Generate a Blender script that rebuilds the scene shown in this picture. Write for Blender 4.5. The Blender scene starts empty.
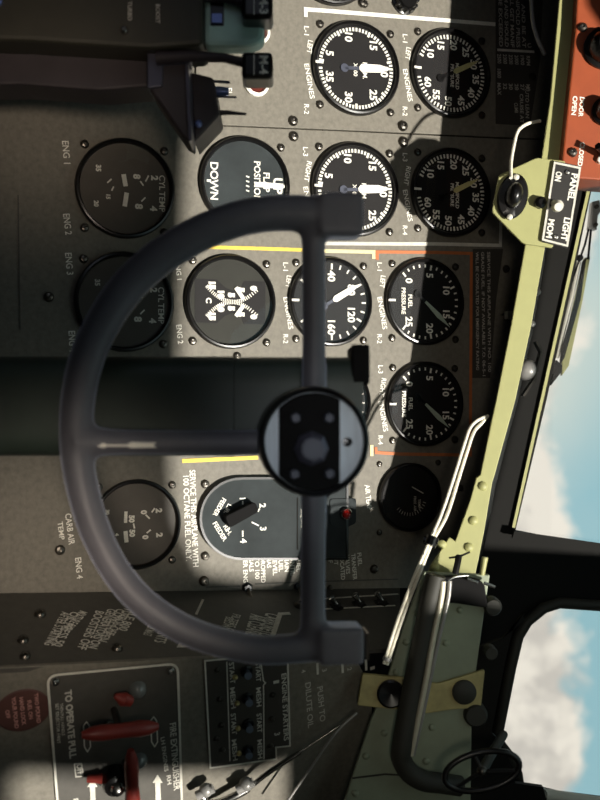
import bpy, bmesh, math, random
from mathutils import Vector, Matrix
random.seed(7)
S = bpy.context.scene
COL = S.collection
F = 1000.0                       # focal length in pixels of the 600x800 frame
CZ = 1.25                        # eye height above the cockpit floor
CAM = Vector((0, 0, CZ))
rad = math.radians

# ------------------------------------------------------------------ camera
cd = bpy.data.cameras.new('camera'); cam = bpy.data.objects.new('camera', cd); COL.objects.link(cam)
# the photograph is turned a quarter turn clockwise: its right edge is up in the place
cam.matrix_world = Matrix(((0, -1, 0, 0), (0, 0, -1, 0), (1, 0, 0, CZ), (0, 0, 0, 1)))
cd.sensor_fit = 'AUTO'; cd.sensor_width = 36.0; cd.lens = 36.0*F/800.0
cd.clip_start = .02; cd.clip_end = 100
cd.dof.use_dof = True; cd.dof.focus_distance = .97; cd.dof.aperture_fstop = 7.5
S.camera = cam
vs = S.view_settings
vs.view_transform = 'Standard'; vs.look = 'None'; vs.gamma = 1; vs.use_curve_mapping = False
vs.exposure = 0.0
S.cycles.max_bounces = 6; S.cycles.diffuse_bounces = 3; S.cycles.glossy_bounces = 3
S.cycles.transparent_max_bounces = 12

# ------------------------------------------------------------------ sky
def lin(c):
    return tuple(((x/255)/12.92 if x/255 <= .04045 else ((x/255+.055)/1.055)**2.4) for x in c)
W = bpy.data.worlds.new('sky'); S.world = W; W.use_nodes = True
nt = W.node_tree; nt.nodes.clear()
def N(t, **k):
    n = nt.nodes.new(t)
    for a, b in k.items(): setattr(n, a, b)
    return n
tc = N('ShaderNodeTexCoord'); sep = N('ShaderNodeSeparateXYZ')
nt.links.new(tc.outputs['Generated'], sep.inputs[0])
mp = N('ShaderNodeMapping'); mp.inputs['Scale'].default_value = (1.0, 1.0, 1.0); mp.inputs['Location'].default_value = (.37, .1, .2)
nt.links.new(tc.outputs['Generated'], mp.inputs[0])
def noise(sc, det, ro=.55):
    n = N('ShaderNodeTexNoise'); n.inputs['Scale'].default_value = sc; n.inputs['Detail'].default_value = det; n.inputs['Roughness'].default_value = ro
    nt.links.new(mp.outputs[0], n.inputs['Vector']); return n
def M(op, a, b=None):
    n = N('ShaderNodeMath', operation=op)
    for i, q in enumerate((a, b)):
        if q is None: continue
        if isinstance(q, (int, float)): n.inputs[i].default_value = q
        else: nt.links.new(q, n.inputs[i])
    return n.outputs[0]
n1 = noise(7, 7, .55); n2 = noise(17, 5, .6); n3 = noise(2.2, 2)
# bank of cumulus with its ragged top about fifteen degrees up, blue above
bump = M('ADD', M('MULTIPLY', M('SUBTRACT', n1.outputs['Fac'], .5), .13), M('MULTIPLY', M('SUBTRACT', n2.outputs['Fac'], .5), .07))
hgt = M('SUBTRACT', M('ADD', .262, bump), sep.outputs['Z'])
mr = N('ShaderNodeMapRange'); mr.inputs['From Min'].default_value = -.004; mr.inputs['From Max'].default_value = .012
nt.links.new(hgt, mr.inputs['Value'])
sh = N('ShaderNodeMix', data_type='RGBA')
sh.inputs['A'].default_value = (*lin((205, 200, 190)), 1); sh.inputs['B'].default_value = (*lin((240, 234, 220)), 1)
rmp = N('ShaderNodeMapRange'); rmp.inputs['From Min'].default_value = .38; rmp.inputs['From Max'].default_value = .52
nt.links.new(n2.outputs['Fac'], rmp.inputs['Value']); nt.links.new(rmp.outputs[0], sh.inputs['Factor'])
bl = N('ShaderNodeMix', data_type='RGBA')
bl.inputs['A'].default_value = (*lin((150, 192, 200)), 1); bl.inputs['B'].default_value = (*lin((214, 220, 208)), 1)
rm2 = N('ShaderNodeMapRange'); rm2.inputs['From Min'].default_value = .45; rm2.inputs['From Max'].default_value = .62
nt.links.new(n3.outputs['Fac'], rm2.inputs['Value']); nt.links.new(rm2.outputs[0], bl.inputs['Factor'])
mx = N('ShaderNodeMix', data_type='RGBA')
nt.links.new(mr.outputs[0], mx.inputs['Factor']); nt.links.new(bl.outputs['Result'], mx.inputs['A']); nt.links.new(sh.outputs['Result'], mx.inputs['B'])
bg = N('ShaderNodeBackground'); bg.inputs['Strength'].default_value = 1.0
nt.links.new(mx.outputs['Result'], bg.inputs['Color'])
wo = N('ShaderNodeOutputWorld'); nt.links.new(bg.outputs[0], wo.inputs[0])

# ------------------------------------------------------------------ sun and added fill light
SUN = Vector((-.43, 1.0, -.84)).normalized()
sl = bpy.data.lights.new('sun', 'SUN'); sl.energy = 6.9; sl.angle = rad(1.3); sl.color = (1, .955, .87)
so = bpy.data.objects.new('sun', sl); COL.objects.link(so)
so.rotation_euler = SUN.to_track_quat('-Z', 'Y').to_euler()
def area(name, loc, target, sx, sy, power, color):
    l = bpy.data.lights.new(name, 'AREA'); l.shape = 'RECTANGLE'; l.size = sx; l.size_y = sy; l.energy = power; l.color = color
    o = bpy.data.objects.new(name, l); COL.objects.link(o); o.location = loc
    o.rotation_euler = (Vector(target)-Vector(loc)).to_track_quat('-Z', 'Y').to_euler(); return o
def spot(name, loc, target, power, size, blend, color, r=.03):
    l = bpy.data.lights.new(name, 'SPOT'); l.energy = power; l.spot_size = size; l.spot_blend = blend; l.color = color; l.shadow_soft_size = r
    o = bpy.data.objects.new(name, l); COL.objects.link(o); o.location = loc
    o.rotation_euler = (Vector(target)-Vector(loc)).to_track_quat('-Z', 'Y').to_euler(); return o
# unseen fill spots added near the eye; the first two imitate brown haze
spot('fill_spot', (.06, -.12, CZ+.02), (.134, .86, CZ-.215), 23.0, rad(16.5), 1.0, (1, .85, .70), .06)
spot('fill_spot', (-.05, -.12, CZ+.02), (-.252, .84, CZ-.215), 14.0, rad(14), 1.0, (1, .83, .68), .06)
spot('fill_spot', (.0, -.12, CZ+.05), (.027, .60, CZ+.009), 4.0, rad(11), 1.0, (.9, .94, 1.0), .04)
spot('fill_spot', (-.02, -.12, CZ+.08), (-.12, 1.0, CZ+.165), 4.2, rad(30), 1.0, (1, .9, .76), .06)
spot('fill_spot', (.07, -.12, CZ+.06), (.235, .87, CZ+.11), 3.6, rad(19), 1.0, (1, .93, .78), .06)
area('side_fill', (-.66, .05, CZ+.05), (.0, .62, CZ-.02), .30, .4, .22, (.74, .82, 1.0))  # added bluish fill to brighten the wheel and column

# ------------------------------------------------------------------ materials
MT = {}
def mat(name, rgb, rough=.6, metal=0.0, var=0.0, scale=60, bump=0.0, spec=.5, coat=0.0, sheen=0.0, sheen_tint=(1, 1, 1), stretch=None):
    m = bpy.data.materials.new(name); m.use_nodes = True; t = m.node_tree; b = t.nodes['Principled BSDF']
    c = (*lin(rgb), 1)
    b.inputs['Base Color'].default_value = c; b.inputs['Roughness'].default_value = rough; b.inputs['Metallic'].default_value = metal
    b.inputs['Specular IOR Level'].default_value = spec; b.inputs['Coat Weight'].default_value = coat
    if sheen:
        b.inputs['Sheen Weight'].default_value = sheen; b.inputs['Sheen Roughness'].default_value = .4; b.inputs['Sheen Tint'].default_value = (*sheen_tint, 1)
    tcn = t.nodes.new('ShaderNodeTexCoord'); nz = t.nodes.new('ShaderNodeTexNoise')
    nz.inputs['Scale'].default_value = scale; nz.inputs['Detail'].default_value = 5; nz.inputs['Roughness'].default_value = .65
    if stretch:
        mpn = t.nodes.new('ShaderNodeMapping'); mpn.inputs['Scale'].default_value = stretch
        t.links.new(tcn.outputs['Object'], mpn.inputs[0]); t.links.new(mpn.outputs[0], nz.inputs['Vector'])
    else: t.links.new(tcn.outputs['Object'], nz.inputs['Vector'])
    if var:
        mxn = t.nodes.new('ShaderNodeMix'); mxn.data_type = 'RGBA'
        mxn.inputs['A'].default_value = tuple(x*(1-var) for x in c[:3])+(1,)
        mxn.inputs['B'].default_value = tuple(min(1, x*(1+var)) for x in c[:3])+(1,)
        r = t.nodes.new('ShaderNodeMapRange'); r.inputs['From Min'].default_value = .3; r.inputs['From Max'].default_value = .7
        t.links.new(nz.outputs['Fac'], r.inputs['Value']); t.links.new(r.outputs[0], mxn.inputs['Factor'])
        t.links.new(mxn.outputs['Result'], b.inputs['Base Color'])
    if bump:
        bn = t.nodes.new('ShaderNodeBump'); bn.inputs['Strength'].default_value = bump; bn.inputs['Distance'].default_value = .002
        t.links.new(nz.outputs['Fac'], bn.inputs['Height']); t.links.new(bn.outputs[0], b.inputs['Normal'])
    MT[name] = m; return m
mat('panel_grey', (112, 107, 96), .62, 0, .2, 190, .08)
mat('panel_dark', (76, 73, 67), .6, 0, .12, 120, .05)
mat('plate_dark', (58, 54, 49), .6, 0, .1, 80)
mat('starter_black', (62, 58, 52), .6, 0, .1, 80)
mat('black_paint', (30, 27, 24), .55, 0, .25, 60)
mat('black_gloss', (16, 15, 15), .28, 0, .1)
mat('matt_black', (13, 12, 12), .8, 0, .15, 60, spec=.2)
mat('dial_black', (25, 23, 23), .6, 0, .1, spec=.25)
mat('dial_slate', (50, 55, 56), .75, 0, .3, 18, spec=.2)
mat('dial_mask', (48, 48, 43), .6, 0, .12, 40, spec=.2)
mat('dial_hazed', (84, 78, 70), .5, 0, .1)  # black dial faces lightened to imitate the haze over them
mat('white_mark', (238, 234, 222), .6, 0, .08, 200)
mat('grey_mark', (196, 190, 178), .6, 0, .2, 300)
mat('cream_mark', (226, 214, 160), .6, 0, .08, 200)
mat('khaki_mark', (206, 198, 140), .6, 0, .1, 200)
mat('yellow_mark', (228, 196, 74), .6, 0, .15, 150)
mat('orange_mark', (184, 104, 56), .6, 0, .12, 150)
mat('red_mark', (96, 34, 24), .6, 0, .1)
mat('pale_green_needle', (176, 188, 172), .5, 0, .1)
mat('tail_blue', (66, 70, 84), .5)
mat('screw_steel', (92, 88, 82), .32, .9, .2, 300)
mat('bright_steel', (190, 188, 184), .25, 1.0, .1)
mat('brushed_aluminium', (196, 206, 214), .5, .15, .1, 40, .1, stretch=(1, 8, 1))
mat('wheel_bakelite', (96, 95, 101), .5, 0, .12, 30, .05, spec=.4, sheen=.9, sheen_tint=(.72, .78, 1.0))
mat('column_green', (56, 67, 60), .5, 0, .2, 14, .04)
mat('column_brown', (54, 51, 41), .5, 0, .2, 14)
mat('zinc_chromate', (158, 157, 104), .5, 0, .06, 30, .03)
mat('olive_plate', (176, 164, 112), .55, .1, .2, 60, .1)
mat('interior_green', (140, 148, 126), .6, 0, .15, 16, .04)
mat('interior_dark', (46, 45, 38), .65, 0, .18, 16, .04)
mat('frame_black', (14, 13, 10), .7, 0, .2, 20, spec=.2)
mat('orange_paint', (150, 68, 32), .5, 0, .08, 50, .03)
mat('red_paint', (132, 48, 40), .4, 0, .12, 40)
mat('decal_red', (84, 52, 46), .6, 0, .15, 40)
mat('decal_text', (205, 150, 140), .6)
mat('teal_paint', (184, 216, 206), .5, 0, .2, 14)
mat('purple_black', (52, 45, 48), .5, .0, .25, 20)
mat('violet_steel', (92, 92, 106), .35, .6, .2, 30)
mat('blue_steel', (120, 136, 190), .3, .7, .1)
mat('cord_white', (240, 234, 214), .9, 0, .12, 200)
mat('pipe_white', (214, 210, 196), .45, 0, .06)
mat('red_lens', (196, 30, 22), .2, 0, .1, coat=.5)
mat('blue_toggle', (96, 108, 124), .35, .3, .1)
mat('brass_pin', (228, 214, 150), .3, .7, .1)
mat('dirty_white', (206, 202, 190), .6, 0, .15, 120)
mat('rod_cream', (206, 200, 178), .45, .3, .1, 40)
mat('lamp_grey', (150, 148, 144), .35, .2, .15, 20)
def glassmat(name, fac, tint=(1, 1, 1), rough=.02):
    m = bpy.data.materials.new(name); m.use_nodes = True; t = m.node_tree; t.nodes.clear()
    a = t.nodes.new('ShaderNodeBsdfTransparent'); a.inputs[0].default_value = (*tint, 1)
    g = t.nodes.new('ShaderNodeBsdfGlossy'); g.inputs['Roughness'].default_value = rough
    fr = t.nodes.new('ShaderNodeFresnel'); fr.inputs['IOR'].default_value = 1.45
    ml = t.nodes.new('ShaderNodeMath'); ml.operation = 'MULTIPLY'; ml.inputs[1].default_value = fac
    mixs = t.nodes.new('ShaderNodeMixShader'); o = t.nodes.new('ShaderNodeOutputMaterial')
    t.links.new(fr.outputs[0], ml.inputs[0]); t.links.new(ml.outputs[0], mixs.inputs[0])
    t.links.new(a.outputs[0], mixs.inputs[1]); t.links.new(g.outputs[0], mixs.inputs[2]); t.links.new(mixs.outputs[0], o.inputs[0])
    MT[name] = m
glassmat('cover_glass', .8); glassmat('windscreen_glass', .8)
mat('clear_bead', (104, 108, 106), .12, 0, .2, 30, coat=.6)

# ------------------------------------------------------------------ frames and shapes
def ray(u, v, Y):
    return Vector(((v-400)/F*Y, Y, CZ+(u-300)/F*Y))
class Frame:
    """a plane in the place: origin, right, up, normal toward the seat"""
    def __init__(s, O, right, up):
        s.O = Vector(O); s.x = Vector(right).normalized(); up = Vector(up)
        s.y = (up-s.x*up.dot(s.x)).normalized(); s.z = s.x.cross(s.y)
    def hit(s, u, v, c=0.0):
        d = Vector(((v-400)/F, 1, (u-300)/F)); O = s.O+s.z*c
        t = (O-CAM).dot(s.z)/d.dot(s.z); p = CAM+d*t-O
        return Vector((p.dot(s.x), p.dot(s.y)))
    def world(s, a, b, c=0.0): return s.O+s.x*a+s.y*b+s.z*c
    def mat(s, a=0, b=0, c=0):
        m = Matrix.Identity(4)
        for i, q in enumerate((s.x, s.y, s.z, s.world(a, b, c))):
            for j in range(3): m[j][i] = q[j]
        return m
    def at(s, u, v, c=0): p = s.hit(u, v, c); return s.mat(p.x, p.y, c)
    def px(s, u, v, c=0):                                # metres per pixel there
        return (s.hit(u, v+1, c)-s.hit(u, v-1, c)).length/2
    def pts(s, l, c=0): return [s.hit(u, v, c) for u, v in l]

def link(o, parent=None, mtx=None):
    COL.objects.link(o)
    if parent: o.parent = parent
    if mtx is not None: o.matrix_local = mtx
    return o
def build(name, bm, m, parent=None, mtx=None, smooth=False, bevel=0, sub=0):
    bmesh.ops.recalc_face_normals(bm, faces=bm.faces[:])
    me = bpy.data.meshes.new(name); bm.to_mesh(me); bm.free()
    me.materials.append(MT[m] if isinstance(m, str) else m)
    if smooth:
        me.polygons.foreach_set('use_smooth', [True]*len(me.polygons))
        if smooth != 'all': me.set_sharp_from_angle(angle=rad(38))
    o = link(bpy.data.objects.new(name, me), parent, mtx)
    if bevel:
        b = o.modifiers.new('bevel', 'BEVEL'); b.width = bevel; b.segments = 2; b.limit_method = 'ANGLE'; b.angle_limit = rad(40)
    if sub:
        q = o.modifiers.new('subdivision', 'SUBSURF'); q.levels = sub; q.render_levels = sub
    return o
def tag(o, label, cat, group=None, kind=None):
    if label: o['label'] = label
    if cat: o['category'] = cat
    if group: o['group'] = group
    if kind: o['kind'] = kind
    return o
def thing(name, mtx, label, cat, group=None):
    o = bpy.data.objects.new(name, None); o.empty_display_size = .02; COL.objects.link(o); o.matrix_world = mtx
    return tag(o, label, cat, group)
B = bmesh.new
def prism(bm, poly, z0, z1):
    n = len(poly)
    lo = [bm.verts.new((p[0], p[1], z0)) for p in poly]; hi = [bm.verts.new((p[0], p[1], z1)) for p in poly]
    bm.faces.new(hi); bm.faces.new(lo[::-1])
    for i in range(n): bm.faces.new((lo[i], lo[(i+1) % n], hi[(i+1) % n], hi[i]))
    return bm
def box(bm, x0, x1, y0, y1, z0, z1): return prism(bm, [(x0, y0), (x1, y0), (x1, y1), (x0, y1)], z0, z1)
def lathe(bm, prof, n=40, M4=None, sx=1, sy=1):
    rows = []
    for r, z in prof:
        if r < 1e-7: rows.append([bm.verts.new((0, 0, z))])
        else: rows.append([bm.verts.new((r*sx*math.cos(2*math.pi*k/n), r*sy*math.sin(2*math.pi*k/n), z)) for k in range(n)])
    new = [v for r in rows for v in r]
    for a, b in zip(rows, rows[1:]):
        for k in range(n):
            k2 = (k+1) % n
            if len(a) == 1 and len(b) == 1: continue
            if len(a) == 1: bm.faces.new((a[0], b[k], b[k2]))
            elif len(b) == 1: bm.faces.new((a[k], b[0], a[k2]))
            else: bm.faces.new((a[k], b[k], b[k2], a[k2]))
    if M4 is not None: bmesh.ops.transform(bm, matrix=M4, verts=new)
    return bm
def smooth_path(p, n=6):
    p = [Vector(q) for q in p]
    if len(p) < 3: return p
    out = []
    for i in range(len(p)-1):
        a = p[max(i-1, 0)]; b = p[i]; c = p[i+1]; d = p[min(i+2, len(p)-1)]
        for k in range(n):
            t = k/n
            out.append(.5*((2*b)+(c-a)*t+(2*a-5*b+4*c-d)*t*t+(3*b-a-3*c+d)*t**3))
    out.append(p[-1]); return out
def tube(bm, pts, r, n=12, closed=False):
    pts = [Vector(p) for p in pts]; m = len(pts)
    rs = r if isinstance(r, (list, tuple)) else [r]*m
    rows = []; up = None
    for i, p in enumerate(pts):
        if closed: t = (pts[(i+1) % m]-pts[i-1]).normalized()
        else: t = (pts[min(i+1, m-1)]-pts[max(i-1, 0)]).normalized()
        if up is None:
            up = Vector((0, 0, 1)) if abs(t.z) < .9 else Vector((1, 0, 0))
        up = (up-t*up.dot(t)).normalized(); s = t.cross(up)
        rows.append([bm.verts.new(p+(up*math.cos(2*math.pi*k/n)+s*math.sin(2*math.pi*k/n))*rs[i]) for k in range(n)])
    rng = range(m) if closed else range(m-1)
    for i in rng:
        a, b = rows[i], rows[(i+1) % m]
        for k in range(n): bm.faces.new((a[k], a[(k+1) % n], b[(k+1) % n], b[k]))
    if not closed: bm.faces.new(rows[0][::-1]); bm.faces.new(rows[-1])
    return bm
def rounded(poly, r, n=5):
    out = []; m = len(poly)
    for i in range(m):
        p = Vector(poly[i]).to_2d(); a = Vector(poly[i-1]).to_2d(); b = Vector(poly[(i+1) % m]).to_2d()
        rr = r[i] if isinstance(r, (list, tuple)) else r
        if rr <= 0: out.append(p); continue
        da = min(rr, (a-p).length*.48); db = min(rr, (b-p).length*.48)
        s = p+(a-p).normalized()*da; e = p+(b-p).normalized()*db
        for k in range(n+1):
            t = k/n; out.append(s*(1-t)**2+p*2*t*(1-t)+e*t*t)
    return out
def line(bm, pts, w, z=.0004, h=.0003, closed=False):
    """a painted or raised line of width w through 2D points"""
    pts = [Vector(p).to_2d() for p in pts]; m = len(pts); L = []; R = []
    for i in range(m):
        if closed: a, b = pts[i-1], pts[(i+1) % m]
        else: a, b = pts[max(i-1, 0)], pts[min(i+1, m-1)]
        d0 = (pts[i]-a); d1 = (b-pts[i])
        d0 = d0.normalized() if d0.length > 1e-9 else d1.normalized()
        d1 = d1.normalized() if d1.length > 1e-9 else d0
        t = (d0+d1).normalized(); k = max(.35, t.dot(d0)); q = Vector((-t.y, t.x))*(w/2/k)
        L.append(pts[i]+q); R.append(pts[i]-q)
    rng = range(m) if closed else range(m-1)
    for i in rng:
        j = (i+1) % m
        prism(bm, [R[i], R[j], L[j], L[i]], z, z+h)
    return bm
_tc = {}
def glyphs(s, bold=.012):
    if (s, bold) in _tc: return _tc[(s, bold)]
    c = bpy.data.curves.new('type', 'FONT'); c.body = s; c.size = 1; c.offset = bold; c.resolution_u = 3; c.fill_mode = 'BOTH'
    o = bpy.data.objects.new('type', c); COL.objects.link(o)
    dg = bpy.context.evaluated_depsgraph_get(); me = bpy.data.meshes.new_from_object(o.evaluated_get(dg))
    V = [v.co.to_2d() for v in me.vertices]; P = [tuple(p.vertices) for p in me.polygons]
    bpy.data.objects.remove(o); bpy.data.curves.remove(c); bpy.data.meshes.remove(me)
    if not V: V = [Vector((0, 0))]; P = []
    x0 = min(v.x for v in V); x1 = max(v.x for v in V); y1 = max(v.y for v in V); y0 = min(0, min(v.y for v in V))
    y0 = 0 if y0 > -.06 else y0
    _tc[(s, bold)] = (V, P, x0, x1, y1); return _tc[(s, bold)]
def put(bm, s, o, ax, ay, z, bold=.012):
    """text with baseline start o, full-length vector ax and cap-height vector ay (2D)"""
    V, P, x0, x1, y1 = glyphs(s, bold); w = max(x1-x0, 1e-6)
    vs_ = [bm.verts.new((*(o+ax*((v.x-x0)/w)+ay*(v.y/y1)), z)) for v in V]
    for p in P:
        try: bm.faces.new([vs_[i] for i in p])
        except ValueError: pass
def gtext(bm, s, cx, cy, h, z=.0024, wf=1.0, bold=.012):
    V, P, x0, x1, y1 = glyphs(s, bold); w = (x1-x0)/y1*h*wf
    put(bm, s, Vector((cx-w/2, cy-h/2)), Vector((w, 0)), Vector((0, h)), z, bold)
def ptext(bm, fr, s, a, b, hpx, z=.0005, bold=.012):
    """lettering on plane fr, baseline from pixel a to pixel b"""
    A = fr.hit(*a); Bp = fr.hit(*b); ax = Bp-A
    ay = Vector((-ax.y, ax.x)).normalized()*hpx*fr.px(*a)
    put(bm, s, A, ax, ay, z, bold)
def pline(bm, fr, pts, wpx, z=.0005, closed=False):
    line(bm, fr.pts(pts), wpx*fr.px(*pts[0]), z, .0003, closed)
def plate_holes(outer, holes, t):
    c = bpy.data.curves.new('plate', 'CURVE'); c.dimensions = '2D'; c.fill_mode = 'BOTH'; c.extrude = t/2
    for poly in [outer]+holes:
        sp = c.splines.new('POLY'); sp.points.add(len(poly)-1); sp.use_cyclic_u = True
        for q, p in zip(sp.points, poly): q.co = (p[0], p[1], 0, 1)
    o = bpy.data.objects.new('plate', c); COL.objects.link(o)
    dg = bpy.context.evaluated_depsgraph_get(); me = bpy.data.meshes.new_from_object(o.evaluated_get(dg))
    bm = B(); bm.from_mesh(me); bmesh.ops.remove_doubles(bm, verts=bm.verts[:], dist=1e-6)
    bpy.data.objects.remove(o); bpy.data.curves.remove(c); bpy.data.meshes.remove(me); return bm
def screw_bm(bm, r, M4=None):
    lathe(bm, [(r*1.05, 0), (r, r*.35), (r*.72, r*.7), (r*.3, r*.8), (r*.28, r*.55), (0, r*.5)], 14, M4)
    return bm
def T2(p, c=0): return Matrix.Translation((p[0], p[1], c))

t21 = rad(21)
UP = Vector((0, math.sin(t21), math.cos(t21)))
MAIN = Frame(ray(300, 400, .96), (1, 0, 0), UP)
LOW = Frame(ray(150, 660, .80), (math.cos(rad(19)), math.sin(rad(19)), 0), UP)
A0 = MAIN.world(*MAIN.hit(-30, 592)); A1 = MAIN.world(*MAIN.hit(400, 588))
B0 = LOW.world(*LOW.hit(-30, 670)); B1 = LOW.world(*LOW.hit(400, 648))
SIDE = Frame(A0, B0-A0, A1-A0)

# ------------------------------------------------------------------ the cockpit shell
def trace(fr, poly, Y=None, z=CZ+.5):
    """where the sunbeam that reaches those points passed through the roof"""
    out = []
    for u, v in poly:
        p = fr.world(*fr.hit(u, v)); t = (z-p.z)/(-SUN.z); q = p-SUN*t; out.append((q.x, q.y))
    return out
ROOF = CZ+.5
lit_main = [(186, -70), (184, 120), (178, 250), (176, 350), (166, 450), (170, 520), (196, 572), (250, 582), (297, 576), (304, 528), (340, 520), (354, 525), (374, 527), (396, 532), (404, 528), (470, 510), (488, 300), (490, 60), (462, 2), (452, -70)]
lit_low = [(8, 772), (150, 771), (262, 771), (290, 758), (290, 860), (4, 860)]
hole1 = trace(MAIN, lit_main); hole2 = trace(LOW, lit_low)  # unseen roof openings, shaped by tracing back the wanted sunlit areas
WFt = Frame(ray(300, 400, 1.09), (1, 0, 0), (0, 0, 1)); hole3 = trace(WFt, [(478, 548), (522, 380), (562, 165), (660, 168), (660, 560)])
X0, X1, Y0_, Y1_ = -.78, .78, -1.1, 1.14
o = build('ceiling', plate_holes([(X0, Y0_), (X1, Y0_), (X1, Y1_), (X0, Y1_)], [hole1, hole2, hole3], .012), 'interior_dark', None, Matrix.Translation((0, 0, ROOF)))
tag(o, 'dark green cockpit roof with three openings cut to shape the sunlight', None, None, 'structure')
o = build('floor', box(B(), X0, X1, Y0_, Y1_, -.02, 0), 'interior_dark'); tag(o, 'dark cockpit floor', None, None, 'structure')
o = build('wall_back', box(B(), X0, X1, Y0_-.02, Y0_, 0, ROOF), 'interior_dark'); tag(o, 'dark bulkhead behind the seats', None, None, 'structure')
for nm, x, sg in (('wall_left', X0, -1), ('wall_right', X1, 1)):
    m4 = Matrix(((0, 0, 1, x+sg*.012), (1, 0, 0, 0), (0, 1, 0, 0), (0, 0, 0, 1)))
    o = build(nm, plate_holes([(Y0_, 0), (Y1_, 0), (Y1_, ROOF), (Y0_, ROOF)], [rounded([(-.55, CZ+.08), (-.2, CZ+.08), (-.2, CZ+.34), (-.55, CZ+.34)], .06)], .02), 'interior_dark', None, m4)
    tag(o, 'dark cockpit side wall with a window', None, None, 'structure')

# front wall with the two windscreen openings
FY = 1.10
WF = Frame(ray(300, 400, FY), (1, 0, 0), (0, 0, 1))
win1_px = [(597, 150), (590, 190), (567, 300), (545, 400), (514, 530), (560, 539), (640, 551), (720, 555), (720, 150)]
win2_px = [(494, 733), (508, 662), (515, 633), (524, 618), (540, 605), (556, 600), (600, 603), (700, 606), (700, 812), (601, 798), (560, 793), (544, 789), (528, 786), (517, 784), (514, 768), (507, 752)]
w1 = WF.pts(win1_px); w2 = WF.pts(win2_px)
outer = WF.pts([(-700, -305), (-700, 1105), (750, 1105), (750, -305)])
o = build('wall_front', plate_holes(outer, [w1, w2], .014), 'frame_black', None, WF.mat(0, 0, 0)); tag(o, 'black windscreen wall with two window openings', None, None, 'structure')
def window(n, poly, label):
    e = thing('window_%d' % n, WF.mat(0, 0, 0), label, None); e['kind'] = 'structure'
    bm = B(); c = sum(poly, Vector((0, 0)))/len(poly)
    prism(bm, [c+(p-c)*1.005 for p in poly], -.002, .002); build('pane', bm, 'windscreen_glass', e)
    return e
e1 = window(1, w1, 'straight sided windscreen with clouds beyond'); e2 = window(2, w2, 'round cornered windscreen with a cloud bank beyond')
bm = B(); tube(bm, [(p.x, p.y, .016) for p in w2], .006, 10, True); build('window_frame', bm, 'interior_dark', e2, smooth=True)
bm = B(); prism(bm, WF.pts([(589, 180), (592, 181), (514.5, 529), (512, 527)], .01), .0075, .011)
build('edge_line', bm, 'zinc_chromate', e1)['label'] = 'thin pale yellow edge of the windscreen opening'
bm = B(); prism(bm, WF.pts([(514, 531), (640, 549), (640, 556), (512, 538)], .018), .015, .02); build('sill', bm, 'frame_black', e1)

# ------------------------------------------------------------------ instrument panels
def panel(name, fr, poly, m, label, cat='panel', t=.004):
    e = thing(name, fr.mat(0, 0, 0), label, cat)
    build('face_plate', prism(B(), fr.pts(poly), -t, 0), m, e, bevel=.0005); return e
pu = panel('instrument_panel', MAIN, [(196, -60), (196, 124), (345, 130), (500, 137.2), (550, 138.8), (566, 50), (574, -60)], 'panel_grey',
           'grey metal panel above the long seam, with the first pair of round engine dials')
pm = panel('instrument_panel', MAIN, [(-60, -60), (194.5, -60), (194.5, 125), (345, 131.2), (500, 138.6), (548, 140), (536, 200), (528, 245), (514, 325), (500, 400), (486, 475), (474, 540), (462, 589), (398, 588), (206, 595), (-60, 597)], 'panel_grey',
           'large grey main instrument panel below the long seam, behind the control wheel')
ps = thing('side_panel', SIDE.mat(0, 0, 0), 'narrow dark panel turned inward beside the main panel, covered in rows of small lettering', 'panel')
sd = [SIDE.hit(*q) for q in ((-40, 594), (400, 588), (400, 648), (-40, 671))]
build('face_plate', prism(B(), sd, -.004, 0), 'panel_dark', ps)
pl = panel('lower_panel', LOW, [(-60, 671), (352, 651), (372, 690), (372, 860), (-60, 860)], 'panel_grey',
           'lower dark panel carrying the fire extinguisher controls and engine starter switches')

# painted lines and lettering on the main panels
bm = B(); pline(bm, MAIN, [(305.5, 17), (305.5, 9.5), (345, 12.5), (400, 17), (495, 24.5)], 4); build('white_line', bm, 'white_mark', pu)['label'] = 'white painted line'
bm = B(); pline(bm, MAIN, [(322, 243.5), (400, 244), (435, 244), (500, 245.5), (501, 200)], 3.6); build('white_line', bm, 'dirty_white', pm)['label'] = 'white painted line round the dials'
bm = B(); pline(bm, MAIN, [(322, 251), (373.5, 252), (373.5, 259)], 3.6); build('cream_line', bm, 'cream_mark', pm); bm = B(); pline(bm, MAIN, [(371.5, 445), (371.5, 456)], 3.4); build('cream_line', bm, 'cream_mark', pm)['label'] = 'cream painted line'
bm = B(); pline(bm, MAIN, [(377, 260), (377, 252), (436, 252.5), (471, 253.5), (470, 455), (400, 454), (376, 452.5), (375.5, 447)], 3.2); build('orange_line', bm, 'orange_mark', pm)['label'] = 'orange painted line round the fuel dials'
bm = B(); pline(bm, MAIN, [(196, 247), (240, 248), (318, 250.5)], 3.6); build('yellow_line', bm, 'yellow_mark', pm); bm = B(); pline(bm, MAIN, [(182, 461), (258, 457.5)], 4); build('yellow_line', bm, 'yellow_mark', pm)['label'] = 'yellow painted line'
class Ins:
    def __init__(s, parent, m, name='lettering'): s.p = parent; s.m = m; s.n = name
    def __call__(s, fr, t, a, b, h, z=.0005, bold=.014): bm = B(); ptext(bm, fr, t, a, b, h, z, bold); build(s.n, bm, s.m, s.p)
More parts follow.
